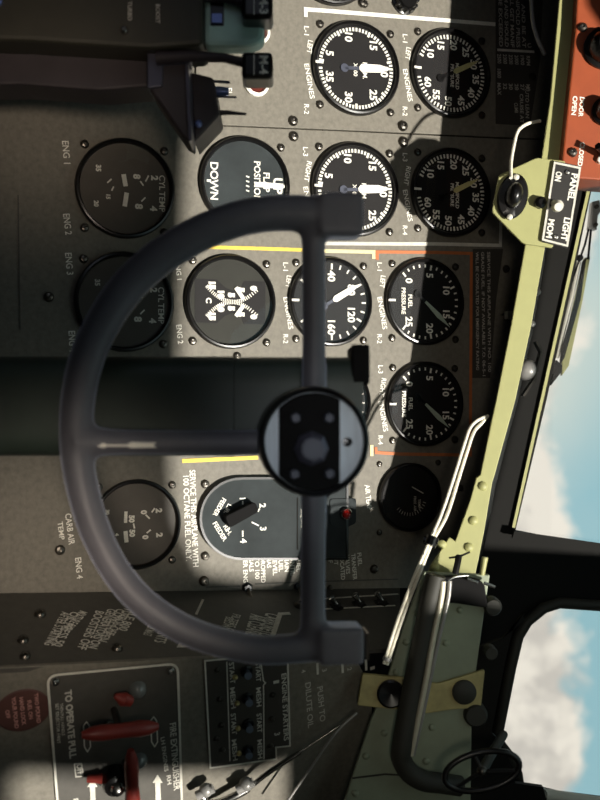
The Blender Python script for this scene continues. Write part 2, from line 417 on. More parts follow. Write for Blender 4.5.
def leng(par, cx, cy, s, right=False, du=0):
    w = [('L-1', -43, -34, -51, -51), ('LEFT', -29, -16, -47, -48.5), ('ENGINES', -5, 30, -51, -45), ('R-2', 35, 45, -51, -51)] if not right else [('L-3', -43, -34, -51, -51), ('RIGHT', -29, -9, -47, -50), ('ENGINES', -3, 31, -51, -45), ('R-4', 35, 45, -51, -51)]
    bm_ = B()
    for t, a, b, d0, d1 in w: ptext(bm_, MAIN, t, (cx+d0*s-(du), cy+a*s), (cx+d1*s-(du), cy+b*s), 5.2, bold=.014)
    build('lettering', bm_, 'white_mark', par)
leng(pu, 355, 69, 1.0); leng(pu, 450, 74, .93)
leng(pm, 354, 190, 1.0, True); leng(pm, 450, 193, .93, True)
leng(pm, 330, 302, .92); leng(pm, 424, 302, .92); leng(pm, 424, 404, .9, True)
for t, a, b, h in (('ENG 1', (62, 141), (64, 164), 6.5), ('ENG 2', (63, 214), (65.5, 235), 6.5), ('ENG 3', (65, 253), (67, 275), 6.5), ('ENG 4', (68.5, 331), (69.5, 352), 6.5),
                   ('ENG 1', (175, 262), (177, 280), 5), ('ENG 2', (176, 325), (178, 344), 5.5), ('CARB AIR', (65, 514), (69, 545), 6), ('TEMP', (57.5, 522), (59.5, 540), 5),
                   ('ENG 4', (75, 558), (77, 579), 6), ('SERVICE THIS AIRPLANE WITH', (189.5, 470), (193, 567), 5.8), ('100 OCTANE FUEL ONLY.', (183, 476), (186, 561), 5.8),
                   ('AIR TEMP', (364.5, 485), (367, 510), 5.5)):
    Ins(pm, 'white_mark')(MAIN, t, a, b, h)
bp = B()
for k, t in enumerate(('FUEL', 'UNTIL', 'MAIN', 'FUEL', 'LEVEL', 'HAS', 'DROPPED', 'TO 100', 'GALS', 'PER ENG')):
    u = 296-5.9*k; ptext(bp, MAIN, t, (u, 557), (u+.5, 557+3.7*len(t)), 4.6, bold=.02)
build('lettering', bp, 'white_mark', pm); bp = B()
for t, a, b in (('FUEL', (357, 553), (358, 566)), ('TRANSFER', (351, 554), (353, 580)), ('VALVES', (345, 555), (346, 574)), ('LOCATED', (339.5, 555), (341, 580)), ('AFT', (333.5, 556), (334, 565)), ('OF', (328, 555), (328.5, 563))):
    ptext(bp, MAIN, t, a, b, 4.4)
build('lettering', bp, 'white_mark', pm)
for e_, pl_ in ((pm, [(472.5, 249), (503, 249), (496, 300), (490, 378), (472, 378)]), (pu, [(495.5, -60), (545, -60), (540, 60), (530, 126), (495.5, 124)])):
    build('dark_plate', prism(B(), MAIN.pts(pl_), .0001, .0004), 'plate_dark', e_)  # thin dark plate behind the small lettering
bs = B()
ptext(bs, MAIN, 'SERVICE THIS AIRPLANE WITH NO. 100', (487, 252), (488, 372), 3.3); ptext(bs, MAIN, 'GRADE FUEL. IF NOT AVAILABLE T.O. 06-5-1', (481, 252), (482.5, 376), 3.3); ptext(bs, MAIN, 'WILL BE CONSULTED FOR EMERGENCY RATING', (475.5, 252), (476, 370), 3.3)
build('small_lettering', bs, 'grey_mark', pm); bs = B()
for k, (t, v0) in enumerate((('NOT BE EXCEEDED', -22), ('MAXIMUM AND SHOULD', -28), ('WILL GET MANIF', -12), ('MANIFOLD PRESS', -14), ('AND BE AT', 4), ('U', 44))):
    ptext(bs, MAIN, t, (498+5.8*k, v0), (499+5.8*k, 46.5+.3*k), 4.2)
build('small_lettering', bs, 'grey_mark', pu); bs = B()
for k in range(6):
    ptext(bs, MAIN, ('2500', '2300', '2200', '2000', '1900', 'RPM')[k], (497+5.8*k, 54+.4*k), (497.5+5.8*k, 63.5+.4*k), 4.2)
    ptext(bs, MAIN, ('MAX', '32', '30', '28', '27', 'MP')[k], (497+5.8*k, 83+.3*k), (497.4+5.8*k, (95 if k == 0 else 89)+.4*k), 4.2)
ptext(bs, MAIN, '1000', (497, 69), (497.3, 78), 4.2)
for k, t in enumerate(('CLIMB', 'CRUISE AT', 'AUTO LEAN')): ptext(bs, MAIN, t, (514+5.5*k, (103, 94, 86)[k]), (514.6+5.5*k, (113, 123, 118)[k]), 4)
build('small_lettering', bs, 'grey_mark', pu)
bm = B(); pline(bm, MAIN, [(497, 50), (534, 52)], 2.4); build('ruled_line', bm, 'dirty_white', pu)
bm = B(); pline(bm, MAIN, [(18, 195), (20, 330)], 1.2); build('scribed_line', bm, 'panel_dark', pm); bm = B(); pline(bm, MAIN, [(206, 587), (240, 586)], 1.2); build('scribed_line', bm, 'panel_dark', pm); bm = B(); pline(bm, MAIN, [(255, 584), (300, 582), (398, 579)], 1.2); build('scribed_line', bm, 'panel_dark', pm)
for e, l in ((pu, [(402.5, 126, 5.2), (293, 121, 5), (362, 3, 4.5), (532, 77, 4)]), (pm, [(403, 142, 5.2), (293.5, 136.5, 5), (49, 297, 5), (60, 550, 5), (204, 581, 5), (374, 569, 4.5), (506, 269, 4), (460, 488, 3.5), (237, 356, 4), (330, 588, 3)])):
    for u, v, r in l: build('panel_screw', screw_bm(B(), r*MAIN.px(u, v)), 'screw_steel', e, T2(MAIN.hit(u, v)), True)

# ------------------------------------------------------------------ round dials
def gauge(name, label, u, v, rpx, cat='dial', dial='dial_black', group=None, screws=True, mark='white_mark', ticks=None, nums=None, texts=(), needle=None, needle_m='white_mark', ns=.155, extra=None, bezel='black_gloss', index=True, sc=.82):
    e = thing(name, MAIN.at(u, v), label, cat, group); R = rpx*MAIN.px(u, v)
    lathe(bm := B(), [(R, 0), (R, .0045), (R*.975, .0062), (R*.94, .0066), (R*.915, .0055), (R*.9, .0018), (R*.9, 0)], 64); build('bezel', bm, bezel, e, smooth=True)
    lathe(bm := B(), [(0, .0016), (R*.92, .0016), (R*.92, 0), (0, 0)], 48); build('dial_face', bm, dial, e)
    bm = B()
    if ticks:
        for a, l, w in ticks:
            a = rad(a); d = Vector((math.sin(a), math.cos(a))); r1 = .86*R; line(bm, [d*(r1-l*R), d*r1], w*R, .0017, .0004)
    for t, a, rr in (nums or ()):
        a = rad(a); gtext(bm, t, math.sin(a)*rr*R, math.cos(a)*rr*R, ns*R, bold=.03)
    for t, x, y, h in texts: gtext(bm, t, x*R, y*R, h*R, bold=.02)
    if index: line(bm, [(0, -.8*R), (0, -.975*R)], .05*R, .0066, .0004)
    if extra: extra(bm, R)
    build('markings', bm, mark, e)
    for nd in (needle or ()):
        a, ln, wd, tail, kind = nd; a = rad(a); d = Vector((math.sin(a), math.cos(a))); q = Vector((d.y, -d.x)); bm = B()
        if kind == 'lance':
            prism(bm, [d*.06*R-q*wd*.35*R, d*.12*R-q*wd*R, d*(ln-.3)*R-q*wd*.9*R, d*ln*R, d*(ln-.3)*R+q*wd*.9*R, d*.12*R+q*wd*R, d*.06*R+q*wd*.35*R], .0032, .0036)
        else:
            prism(bm, [d*.0*R-q*wd*.5*R, d*ln*.55*R-q*wd*R, d*ln*R, d*ln*.55*R+q*wd*R, d*.0*R+q*wd*.5*R], .0032, .0036)
        n = build('needle', bm, needle_m, e)
        bm = B(); p = -d*tail*R
        prism(bm, [Vector((0, 0))+d*.1*R-q*.035*R, Vector((0, 0))+d*.1*R+q*.035*R, p+q*.035*R, p-q*.035*R], .0028, .0031)
        lathe(bm, [(0, .0031), (.09*R, .0031), (.09*R, .0027), (0, .0027)], 20, Matrix.Translation((p.x, p.y, 0))); build('counterweight', bm, 'tail_blue' if needle_m == 'white_mark' else 'black_gloss', n)
    lathe(bm := B(), [(0, .0050), (R*.92, .0050)], 48); build('cover_glass', bm, 'cover_glass', e)
    if screws:
        for sx, sy in ((-1, -1), (1, -1), (-1, 1), (1, 1)): build('mounting_screw', screw_bm(B(), .085*R), 'screw_steel', e, T2((sx*R*sc*1.03, sy*R*sc)), True)
    return e
def tk(a0, a1, n, major, l=.07, L=.1, w=.03):
    return [(a0+(a1-a0)*i/n, L if i % major == 0 else l, w*1.2 if i % major == 0 else w) for i in range(n+1)]
TA = lambda n: (n-20)*10.55
tach = dict(ticks=tk(TA(3.5), TA(36.5), 66, 10, .075, .11, .042), nums=[(str(n), TA(n), .66) for n in (5, 10, 15, 20, 25, 30, 35)], texts=[('R.P.M.', .03, .2, .1), ('X100', .03, -.02, .09)], needle=[(-5, .84, .09, .28, 'lance')], ns=.17)
gauge('tachometer', 'black engine speed dial marked R.P.M., above the panel seam', 355.5, 69, 47, group='engine speed dials', **tach)
gauge('tachometer', 'black engine speed dial marked R.P.M., below the seam, half behind the wheel end', 354.5, 190, 47, group='engine speed dials', **tach)
MA = lambda n: (n-34)*6.0
mani = dict(ticks=tk(MA(8), MA(62), 54, 5, .085, .1, .034), nums=[(str(n), MA(n), .64) for n in range(10, 61, 5)], texts=[('MANIFOLD', .05, .16, .085), ('PRESSURE', .05, .03, .085)], needle=[(-27, .8, .06, .3, 'lance')], needle_m='khaki_mark', ns=.165)
gauge('manifold_gauge', 'black manifold pressure dial above the seam, half in shade', 450, 74, 44.5, group='manifold pressure dials', **mani)
gauge('manifold_gauge', 'black manifold pressure dial below the seam, fully in shade', 450, 193, 44.5, group='manifold pressure dials', **mani)
FA = lambda n: (n-12.5)*10.5
fuel = dict(ticks=tk(FA(0), FA(25), 25, 5, .07, .12, .035), nums=[(str(n), FA(n), .62) for n in (0, 5, 10, 15, 20, 25)], texts=[('FUEL', 0, -.38, .1), ('PRESSURE', 0, -.55, .1)], needle=[(42, .86, .06, .26, 'taper')], needle_m='pale_green_needle', ns=.17)
gauge('fuel_pressure_gauge', 'black fuel pressure dial just below the orange line', 424, 302, 43.5, group='fuel pressure dials', **fuel)
gauge('fuel_pressure_gauge', 'black fuel pressure dial beside the wheel hub, above the air temperature dial', 424, 404, 42.5, group='fuel pressure dials', **fuel)
OA = lambda n: (n-100)*1.47
oil = dict(ticks=tk(OA(0), OA(200), 20, 4, .1, .13, .035), nums=[(str(n), OA(n), .58) for n in (0, 40, 80, 120, 160, 200)], needle=[(-31, .84, .075, .2, 'lance')], ns=.18)
gauge('oil_pressure_gauge', 'black dial numbered 40 to 160 beside the upper wheel spoke', 330, 302, 44.5, group='oil pressure dials', **oil)
gauge('oil_pressure_gauge', 'black dial mostly hidden behind the wheel hub', 330, 403, 43, group='oil pressure dials', **oil)
def flap(bm, R):
    gtext(bm, 'DOWN', .0, -.68*R, .17*R, bold=.02); gtext(bm, 'UP', 0, .74*R, .2*R, bold=.03)
    gtext(bm, 'FLAP', -.06*R, .48*R, .14*R, bold=.02); gtext(bm, 'POSITION', -.06*R, .27*R, .14*R, bold=.02)
    line(bm, [(0, .2*R), (0, .88*R)], .06*R, .003, .0004); line(bm, [(0, .85*R), (.0, .3*R)], .11*R, .003, .0003); line(bm, [(.0, -.84*R), (.0, -.75*R)], .05*R, .0017, .0004)
    for k in range(4): line(bm, [((-.16+.1*k)*R, .02*R), ((-.14+.1*k)*R, .09*R)], .03*R, .002, .0003)
gauge('flap_gauge', 'slate grey flap position dial reading DOWN and UP, behind the upper rim of the wheel', 244.5, 184, 47, dial='dial_slate', extra=flap, index=False)
def cross(bm, R):
    def P(u, v): return Vector(((v-302.5)/46*R, (u-230)/46*R))
    for s in (1, -1):
        arc = smooth_path([(*P(u, 302.5+s*(v-302.5)), 0) for u, v in ((206, 288), (213, 295), (221, 300), (230, 302), (239, 301.3), (248, 297), (258, 289))], 5)
        for k in range(0, len(arc)-1, 1):
            a = arc[k]; d = (arc[k+1]-a).normalized(); q = Vector((-d.y, d.x)); line(bm, [a.to_2d()-q*.04*R, a.to_2d()+q*.036*R], .02*R, .0022, .0003)
        for t, u, v in (('15', 211.5, 287.5), ('10', 220.5, 296), ('5', 231, 296), ('5', 241, 290.5), ('0', 254, 288.5)):
            p = P(u, 302.5+s*(v-302.5)); gtext(bm, t, p.x, p.y, .14*R, bold=.09)
        line(bm, [P(235, 302.5+s*-14), P(243, 302.5+s*-3)], .085*R, .003, .0004)
    p = P(208, 302); gtext(bm, 'C', p.x, p.y, .12*R, bold=.05)
g4 = gauge('oil_temperature_gauge', 'black double dial with white crossing scales, in sunlight inside the curve of the wheel', 230, 302, 47, dial='dial_mask', extra=cross, index=False)
bm = B(); R = 47*MAIN.px(230, 302); r9 = .895*R
def segm(x0, y0, y1):   # dark scale field within the dial
    return [(x0, y0), (x0, y1)]
pts = []
for k in range(25): a = rad(207-54*k/24+0); pts.append((r9*math.sin(a)*-1, r9*math.cos(a)))
dk = [(-.46, -.78), (.46, -.78), (.46, -.3), (.3, -.12), (.24, .05), (.3, .22), (.46, .3), (.46, .78), (-.46, .78), (-.46, .3), (-.3, .22), (-.24, .05), (-.3, -.12), (-.46, -.3)]
prism(bm, [(x*R, y*R) for x, y in dk], .0016, .0020); build('scale_field', bm, 'dial_black', g4)
def cyl(bm, R):
    def P(u, v): return Vector(((v-189)/47*R, (u-125)/47*R))
    for t, u, v, h in (('35', 100, 172, .1), ('20', 98, 205, .09), ('15', 109, 198, .08), ('8', 136, 177, .14), ('8', 138, 205, .15), ('2', 153, 177, .14), ('4', 152, 206, .14)):
        p = P(u, v); gtext(bm, t, p.x, p.y, h*R, bold=.05)
    line(bm, [P(123, 176), P(125, 187)], .09*R, .003, .0004); line(bm, [P(126, 193), P(124, 206)], .09*R, .003, .0004)
    for a, b in (((139, 181), (142, 185)), ((144, 181), (147, 175)), ((140, 200), (144, 196)), ((112, 181), (108, 185)), ((114, 188), (112, 192))): line(bm, [P(*a), P(*b)], .03*R, .0022, .0003)
    p = P(160, 181); gtext(bm, 'CYL', p.x, p.y, .12*R); p = P(160, 199); gtext(bm, 'TEMP', p.x, p.y, .12*R)
gauge('cylinder_temperature_gauge', 'dim dark cylinder temperature dial beside the lettering ENG 1 and ENG 2', 125, 189, 50, dial='dial_hazed', mark='white_mark', group='cylinder temperature dials', extra=cyl, index=False, sc=.8)
gauge('cylinder_temperature_gauge', 'dim dark cylinder temperature dial behind the wheel rim, beside the lettering ENG 3', 124, 302, 50, dial='dial_hazed', group='cylinder temperature dials', extra=cyl, index=False, sc=.8)
def carb(bm, R):
    def P(u, v): return Vector(((v-525)/44*R, (u-136)/44*R))
    for t, u, v, h in (('50', 131.5, 519.5, .12), ('50', 132, 533.5, .12), ('0', 143.5, 513.5, .13), ('0', 145, 538, .13), ('2', 158.5, 512.5, .14), ('2', 159, 536.5, .14), ('30', 108, 512, .08), ('4', 117, 534, .08)):
        p = P(u, v); gtext(bm, t, p.x, p.y, h*R, bold=.06)
    line(bm, [P(125.5, 512), P(125, 523)], .07*R, .003, .0004); line(bm, [P(125, 531), P(126, 542)], .09*R, .003, .0004)
    for a, b in (((145, 516), (149, 520)), ((151, 514), (154, 510)), ((146, 534), (150, 531)), ((133, 524), (134, 529))): line(bm, [P(*a), P(*b)], .035*R, .0022, .0003)
gauge('carburetor_temperature_gauge', 'dim dark dial with two short white needles, left of the octane lettering', 136, 524, 45, dial='dial_hazed', extra=carb, index=False)
def airt(bm, R):
    line(bm, [(-.3*R, .05*R), (-.1*R, .42*R)], .03*R, .003, .0003)
    for k in range(13):
        a = rad(20+10*k); d = Vector((math.sin(a), math.cos(a))); line(bm, [d*.45*R, d*.55*R], .015*R, .0022, .0002)
    gtext(bm, 'FREE AIR', .2*R, .16*R, .08*R); gtext(bm, 'TEMP', .2*R, .3*R, .08*R)
gauge('air_temperature_gauge', 'small black free air temperature dial in deep shade beside the hanging cord', 409, 497, 34.5, extra=airt, mark='grey_mark', index=False, sc=.95)
gauge('clock', 'dial at the edge of the photo, only the bottom of its dark rim showing', 330, -40, 46, **oil)
e = thing('adjusting_knob', MAIN.at(404, 2), 'small black fluted knob on the panel at the photo edge beyond the white line', 'knob')
bm = B(); r = 11*MAIN.px(404, 2)
lathe(bm, [(r*1.2, 0), (r*1.2, .002), (r, .003), (r*.95, .009), (r*.8, .011), (0, .011)], 24)
for k in range(12):
    a = k*math.pi/6; lathe(bm, [(r*.16, .002), (r*.16, .009), (0, .0095)], 8, Matrix.Translation((r*math.cos(a), r*math.sin(a), 0)))
build('fluted_cap', bm, 'black_gloss', e, smooth=True)

# ------------------------------------------------------------------ fuel tank selector, red lamp, switches
e = thing('tank_selector', MAIN.at(240, 518), 'grey round-ended fuel quantity selector plate with a black pointer knob', 'selector'); q = MAIN.px(240, 518)
def SP(u, v, c=0): return MAIN.hit(u, v, c)-MAIN.hit(240, 518)
arcp = [SP(240-41*math.sin(rad(a)), 518-40*math.cos(rad(a))) for a in range(0, 181, 10)]
outl = [SP(345, 477)]+arcp+[SP(345, 558)]
build('body_plate', prism(B(), outl, 0, .005), 'dial_slate', e, bevel=.001)
bm = B(); line(bm, [p for p in outl], .0022, .005, .0012, True); build('rim', bm, 'black_gloss', e)
bm = B()
def radial(t, a, rr, h, rot=True):
    a_ = rad(a); d = Vector((math.sin(a_), math.cos(a_))); put_c = d*rr
    gtext(bm, t, put_c.x, put_c.y, h, .0053, bold=.03)
for t, u, v, h in (('1', 241, 498, 6), ('2', 261, 505, 6.5), ('3', 261.5, 528, 6.5), ('4', 242, 540, 6.5)):
    p = SP(u, v); gtext(bm, t, p.x, p.y, h*q, .0053, bold=.03)
for a, b in (((241, 500.5), (241, 504)), ((250, 521.5), (257, 525)), ((241, 530), (241, 536)), ((256, 511), (258, 508)), ((228, 527), (224, 530)), ((227, 511), (224, 508))): line(bm, [SP(*a), SP(*b)], 1.4*q, .0051, .0003)
for t, a_, b_ in (('FEEDER', (221, 497), (211, 514)), ('L.H.', (226.5, 503), (222, 512)), ('FEEDER', (211, 523), (222, 541)), ('R.H.', (221.5, 526), (227, 535))):
    A_, Bq_ = SP(*a_), SP(*b_); ax_ = Bq_-A_; put(bm, t, A_, ax_, Vector((-ax_.y, ax_.x)).normalized()*4.6*q, .0053, .02)
p = SP(301, 518); gtext(bm, 'LIQUIDOMETER'[:6], p.x, p.y, 4.5*q, .0053)
build('markings', bm, 'white_mark', e)
bm = B(); c1, c2 = SP(226, 522, .012), SP(256, 506, .012); d = (c2-c1).normalized(); n_ = Vector((-d.y, d.x))
prism(bm, rounded([c1-n_*6.5*q, c2-n_*5.5*q, c2+n_*5.5*q, c1+n_*6.5*q], 4*q), .005, .016); build('pointer_knob', bm, 'matt_black', e, bevel=.001)
for u, v in ((205, 484), (205, 556)): build('mounting_screw', screw_bm(B(), 4.2*q), 'screw_steel', e, T2(SP(u, v)), True)
bm = B(); line(bm, [SP(295.5, 497), SP(295.5, 549)], 1.2*q, .0051, .0004); build('scribed_line', bm, 'frame_black', e)
e = thing('warning_lamp', MAIN.at(342.5, 513), 'small red jewel warning lamp in a chrome ring below the wheel hub', 'lamp'); q = MAIN.px(342, 513)
build('base_plate', prism(B(), rounded([(-15*q, -16*q), (10*q, -16*q), (16*q, -4*q), (10*q, 12*q), (-15*q, 12*q)], 3*q), .0, .0062), 'dial_slate', e)
lathe(bm := B(), [(6.2*q, .006), (6.2*q, .0095), (5*q, .0108), (3.6*q, .0095), (3.6*q, .006)], 24); build('chrome_ring', bm, 'bright_steel', e, smooth=True)
lathe(bm := B(), [(3.6*q, .0075), (3.2*q, .0105), (1.6*q, .012), (0, .0123)], 20); build('lens', bm, 'red_lens', e, smooth=True)
def toggle(fr, u, v, label, cat='switch', dirn=(0, -1), r=2.2, ln=8, m='bright_steel', group=None, base='black_gloss'):
    e = thing('toggle_switch', fr.at(u, v), label, cat, group); q = fr.px(u, v)
    lathe(bm := B(), [(r*1.9*q, 0), (r*1.9*q, .0015), (r*1.3*q, .0022), (r*1.2*q, .004), (0, .004)], 6); build('collar', bm, base, e)
    d = Vector((dirn[1], dirn[0], 0)).normalized()*ln*.75*q+Vector((0, 0, ln*.8*q)); a = Vector((0, 0, .003))
    tube(bm := B(), [a, a+d*.3, a+d*.75, a+d*.95, a+d*1.05], [r*.45*q, r*.5*q, r*.8*q, r*.95*q, r*.3*q], 10); build('lever', bm, m, e, smooth=True)
    return e
for u, v, t in ((336, 607, 'first small toggle switch beyond the lower wheel spoke, nearest the spoke'), (359, 604.5, 'middle toggle switch of three beyond the lower wheel spoke'), (381.5, 603, 'toggle switch nearest the hanging cord in the row beyond the lower spoke')):
    toggle(SIDE, u, v, t, dirn=(-1, -.3), r=2.0, ln=4.5, group='toggles beyond the lower spoke')
toggle(MAIN, 247, 588, 'grey toggle below the lettering PER ENG', dirn=(0, 1), r=3.2, ln=12, m='screw_steel'); toggle(MAIN, 297, 586, 'slim steel toggle tucked beside the lower wheel spoke', dirn=(0, 1), r=2, ln=13, m='screw_steel')

# ------------------------------------------------------------------ lettering of the side panel
bm = B()
rows = ['AFTER STARTING', 'OIL PRESS 50', 'MIXTURE RICH', 'BOOSTERS OFF', 'GENERATORS ON', 'COWLS OPEN', 'TURBOS OFF', 'IDLE 800', 'CHECK MAGS', 'FLAPS UP', 'TAIL LOCK']
cols = [(62, 612, 44, 645), (71, 612, 53, 646), (80, 611, 62, 630), (96, 611, 77, 649), (108, 609, 88, 648), (117, 609, 98, 641), (125, 608, 105, 634), (132, 608, 118, 630), (150, 622, 143, 635)]
I = Ins(ps, 'dirty_white')
for (a, b, c, d), t in zip(cols, rows): I(SIDE, t, (a, b), (c, d), 4.5)
I(SIDE, 'CARBURETOR', (266, 613), (257.5, 638.5), 7.5, bold=.02); I(SIDE, 'AIR CLEANER', (251, 614), (244.5, 637), 7.5, bold=.02)
I(SIDE, 'FILTERS ON', (233, 614), (224, 634), 4.2); I(SIDE, 'BELOW 8000', (226, 617), (219, 634), 4.2); I(SIDE, 'VENTS', (160, 628), (154, 642), 6)
bm = B(); pline(bm, SIDE, [(290, 614), (280, 614.5), (272, 638)], 2.4); build('ruled_line', bm, 'grey_mark', ps); bm = B(); pline(bm, SIDE, [(183, 640), (179, 647), (194, 646.5)], 1.8); build('ruled_line', bm, 'grey_mark', ps); bm = B(); pline(bm, SIDE, [(203, 600), (196, 615)], 1.2); build('ruled_line', bm, 'grey_mark', ps)
for l in ([(316, 610), (395, 606)], [(310, 600), (398, 594.5)]): bm = B(); pline(bm, SIDE, l, 1.0); build('scribed_line', bm, 'grey_mark', ps)
for u, v in ((40, 615), (23, 641), (25, 657), (117, 649), (300, 606)): build('panel_screw', screw_bm(B(), 3*SIDE.px(u, v)), 'screw_steel', ps, T2(SIDE.hit(u, v)), True)

# ------------------------------------------------------------------ fire extinguisher controls on the lower panel
e = thing('extinguisher_panel', LOW.at(115, 735), 'plate lettered FIRE EXTINGUISHER in a white outline, with red pull handles and selector knob', 'control panel')
O_ = LOW.hit(115, 735); q = LOW.px(115, 735)
def LP(u, v, c=0): return LOW.hit(u, v, c)-LOW.hit(115, 735, c)
plate = rounded([LP(47, 674), LP(177, 662), LP(183, 860), LP(62, 860)], [9*q, 9*q, 0, 0])
build('base_plate', prism(B(), plate, 0, .002), 'panel_dark', e)
bm = B(); line(bm, plate, 2*q, .002, .0006, True); build('outline', bm, 'dirty_white', e)
bm = B()
def lt(bm, t, a, b, h, bold=.015, z=.0024):
    bm = B(); A, Bq = LP(*a), LP(*b); ax = Bq-A; ay = Vector((-ax.y, ax.x)).normalized()*h*q; put(bm, t, A, ax, ay, z, bold); build('lettering', bm, 'dirty_white', e)
lt(bm, 'TO OPERATE PULL', (64.5, 689), (69.5, 757), 5.5, .04); lt(bm, 'SET SELECTOR FIRST', (55, 702), (57, 742), 2.5); lt(bm, 'THEN PULL HANDLE', (59.5, 702), (61.5, 734), 2.5)
lt(bm, 'FIRE EXTINGUISHER', (169, 722), (173.5, 789), 5.5); lt(bm, 'LH ENGINES', (160, 736), (164, 770), 3.5); lt(bm, 'RH', (166, 774), (167, 783), 3.5); lt(bm, 'OFF', (76, 763), (77.5, 773), 5, .03)
line(bm, [LP(74, 762), LP(81, 761.5), (LP(82.5, 774)), LP(75.5, 775)], 1*q, .0022, .0004, True); build('label_outline', bm, 'dirty_white', e)
for u, v, w in ((86, 725, 0), (153, 720, 0)): bm = B(); line(bm, rounded([LP(u-3, v-1), LP(u, v-5), LP(u+3, v-1), LP(u+4, v+20), LP(u+1, v+25), LP(u-2, v+20)], .5*q, 2), 1*q, .0022, .0004, True); build('slot_outline', bm, 'dirty_white', e)
for u, v in ((92, 782), (157, 778)):
    bm = B(); prism(bm, [LP(u-5, v+3), LP(u, v-5), LP(u+5, v+3), LP(u+2.6, v+3), LP(u+3.5, v+28), LP(u-1.5, v+28), LP(u-2.6, v+3)], .0021, .0025); build('arrow_mark', bm, 'dirty_white', e)
lt(None, 'RH', (73, 797), (73, 806), 4)
for u, v in ((55, 680), (170, 669)): build('mounting_screw', screw_bm(B(), 3.6*q), 'bright_steel', e, T2(LP(u, v), .002), True)
def handle(u0, v0, u1, v1, w, c, ub, vb):
    a = LP(u0, v0, c); b = LP(u1, v1, c); m_ = (a+b)/2
    bm = B(); A = Vector((a.x, a.y, c)); Bz = Vector((b.x, b.y, c)); L = [A.lerp(Bz, k/8) for k in range(9)]
    rr = [w*q*k for k in (.45, .9, 1.05, 1.0, .95, 1.0, 1.1, .95, .45)]
    tube(bm, L, rr, 16); h = build('pull_handle', bm, 'red_paint', e, smooth=True); h['label'] = 'red pull handle'
    bm = B(); p = LP((u0+u1)/2, (v0+v1)/2, c*.5); tube(bm, [Vector((m_.x, m_.y, .002)), Vector((m_.x, m_.y, c))], 3*q, 12); build('pull_rod', bm, 'screw_steel', h)
    return h
handle(74, 711, 152, 703, 6.3, .030, 137, 688); handle(124, 727, 127, 795, 6.0, .030, 138, 758)
for u, v in ((137, 688), (138, 759)):
    lathe(bm := B(), [(8*q, 0), (7.6*q, .002), (6*q, .0052), (3*q, .007), (0, .0076)], 24); build('lens_bead', bm, 'clear_bead', e, T2(LP(u, v), .002), True)['label'] = 'clear round bead'
bm = B(); a = LP(112, 686, .012); b = LP(128, 692, .012); tube(bm, [(a.x, a.y, .012), ((a.x+b.x)/2, (a.y+b.y)/2, .013), (b.x, b.y, .012)], [2*q, 6*q, 4.5*q], 14); build('pull_knob', bm, 'red_paint', e, smooth=True)['label'] = 'short red knob'
bm = B(); p = LP(113, 775, .016); lathe(bm, [(12*q, .002), (12*q, .010), (10*q, .016), (5*q, .018), (0, .018)], 28, T2(p)); k_ = build('selector_knob', bm, 'black_gloss', e, smooth=True)
lathe(bm := B(), [(6*q, .018), (5.4*q, .022), (3*q, .024), (0, .0245)], 20, T2(p)); build('cap_nut', bm, 'bright_steel', k_, smooth=True)
bm = B(); a = LP(85, 773, .008); b = LP(100, 771, .008); tube(bm, [(a.x, a.y, .008), (b.x, b.y, .010)], [3*q, 4.5*q], 12); build('pointer', bm, 'red_paint', e, smooth=True)
lathe(bm := B(), [(4.5*q, .002), (4.5*q, .006), (2, .0065)][:2]+[(0, .0065)], 6, T2(LP(108, 722))); build('hex_nut', bm, 'bright_steel', e)

# round red placard
e = thing('placard', LOW.at(23, 710), 'round dull red placard with small pale lettering left of the extinguisher plate', 'sign'); q = LOW.px(23, 710)
lathe(bm := B(), [(0, .0012), (21.5*q, .0012), (22.5*q, .0006), (22.5*q, 0), (0, 0)], 40, None, .92, 1.03); build('disc', bm, 'decal_red', e)
bm = B()
for k, t in enumerate(('TWO POUND', 'FUEL ON', 'HAND LOCK', 'YOUR POUND', 'OFF')): gtext(bm, t, 0, (12-6.2*k)*q, 3.4*q, .0015, bold=.02)
build('lettering', bm, 'decal_text', e)

# engine starter panel
e = thing('starter_panel', LOW.at(245, 708), 'black plate lettered ENGINE STARTERS with a stepped white outline and START and MESH switch rows', 'control panel'); q = LOW.px(245, 708)
def EP(u, v): return LOW.hit(u, v)-LOW.hit(245, 708)
ol = [EP(204.5, 660), EP(300, 652), EP(289, 668), EP(289.5, 745), EP(275.5, 746.5), EP(276, 757.5), EP(210, 767)]
ol = [EP(204.5, 660), EP(287, 652.5), EP(289.5, 745), EP(275.5, 746.5), EP(276, 758), EP(210, 767)]
build('base_plate', prism(B(), ol, 0, .0012), 'starter_black', e)
bm = B(); line(bm, ol, 1.4*q, .0012, .0003, True); build('outline', bm, 'dirty_white', e); bm = B()
def et(bm, t, a, b, h, z=.0015, bold=.02):
    bm = B(); A, Bq = EP(*a), EP(*b); ax = Bq-A; ay = Vector((-ax.y, ax.x)).normalized()*h*q; put(bm, t, A, ax, ay, z, bold); build('lettering', bm, 'dirty_white', e)
et(bm, 'ENGINE STARTERS', (281, 673), (283.5, 740), 4.4)
for k in range(4):
    v = 661+26*k
    if k == 0: v = 662
    a = (228.5+.9*k, v); b = (230+.9*k, v+21); et(bm, 'START' if k % 2 == 0 else 'MESH', a, b, 4.2)
    a = (255+.6*k, v); b = (255.8+.6*k, v+19); et(bm, ('START', 'MESH')[k % 2], a, b, 4.2)
line(bm, [EP(226.3, 661), EP(229.5, 760)], 1*q, .0013, .0003); build('bracket_line', bm, 'dirty_white', e); bm = B(); line(bm, [EP(260, 660), EP(263, 680), EP(265, 682), EP(263, 684), EP(263.5, 758)], 1*q, .0013, .0003)
build('bracket_line', bm, 'dirty_white', e); et(bm, '1', (273, 680), (273, 683), 5); et(bm, '3', (274, 732), (274, 735), 5)
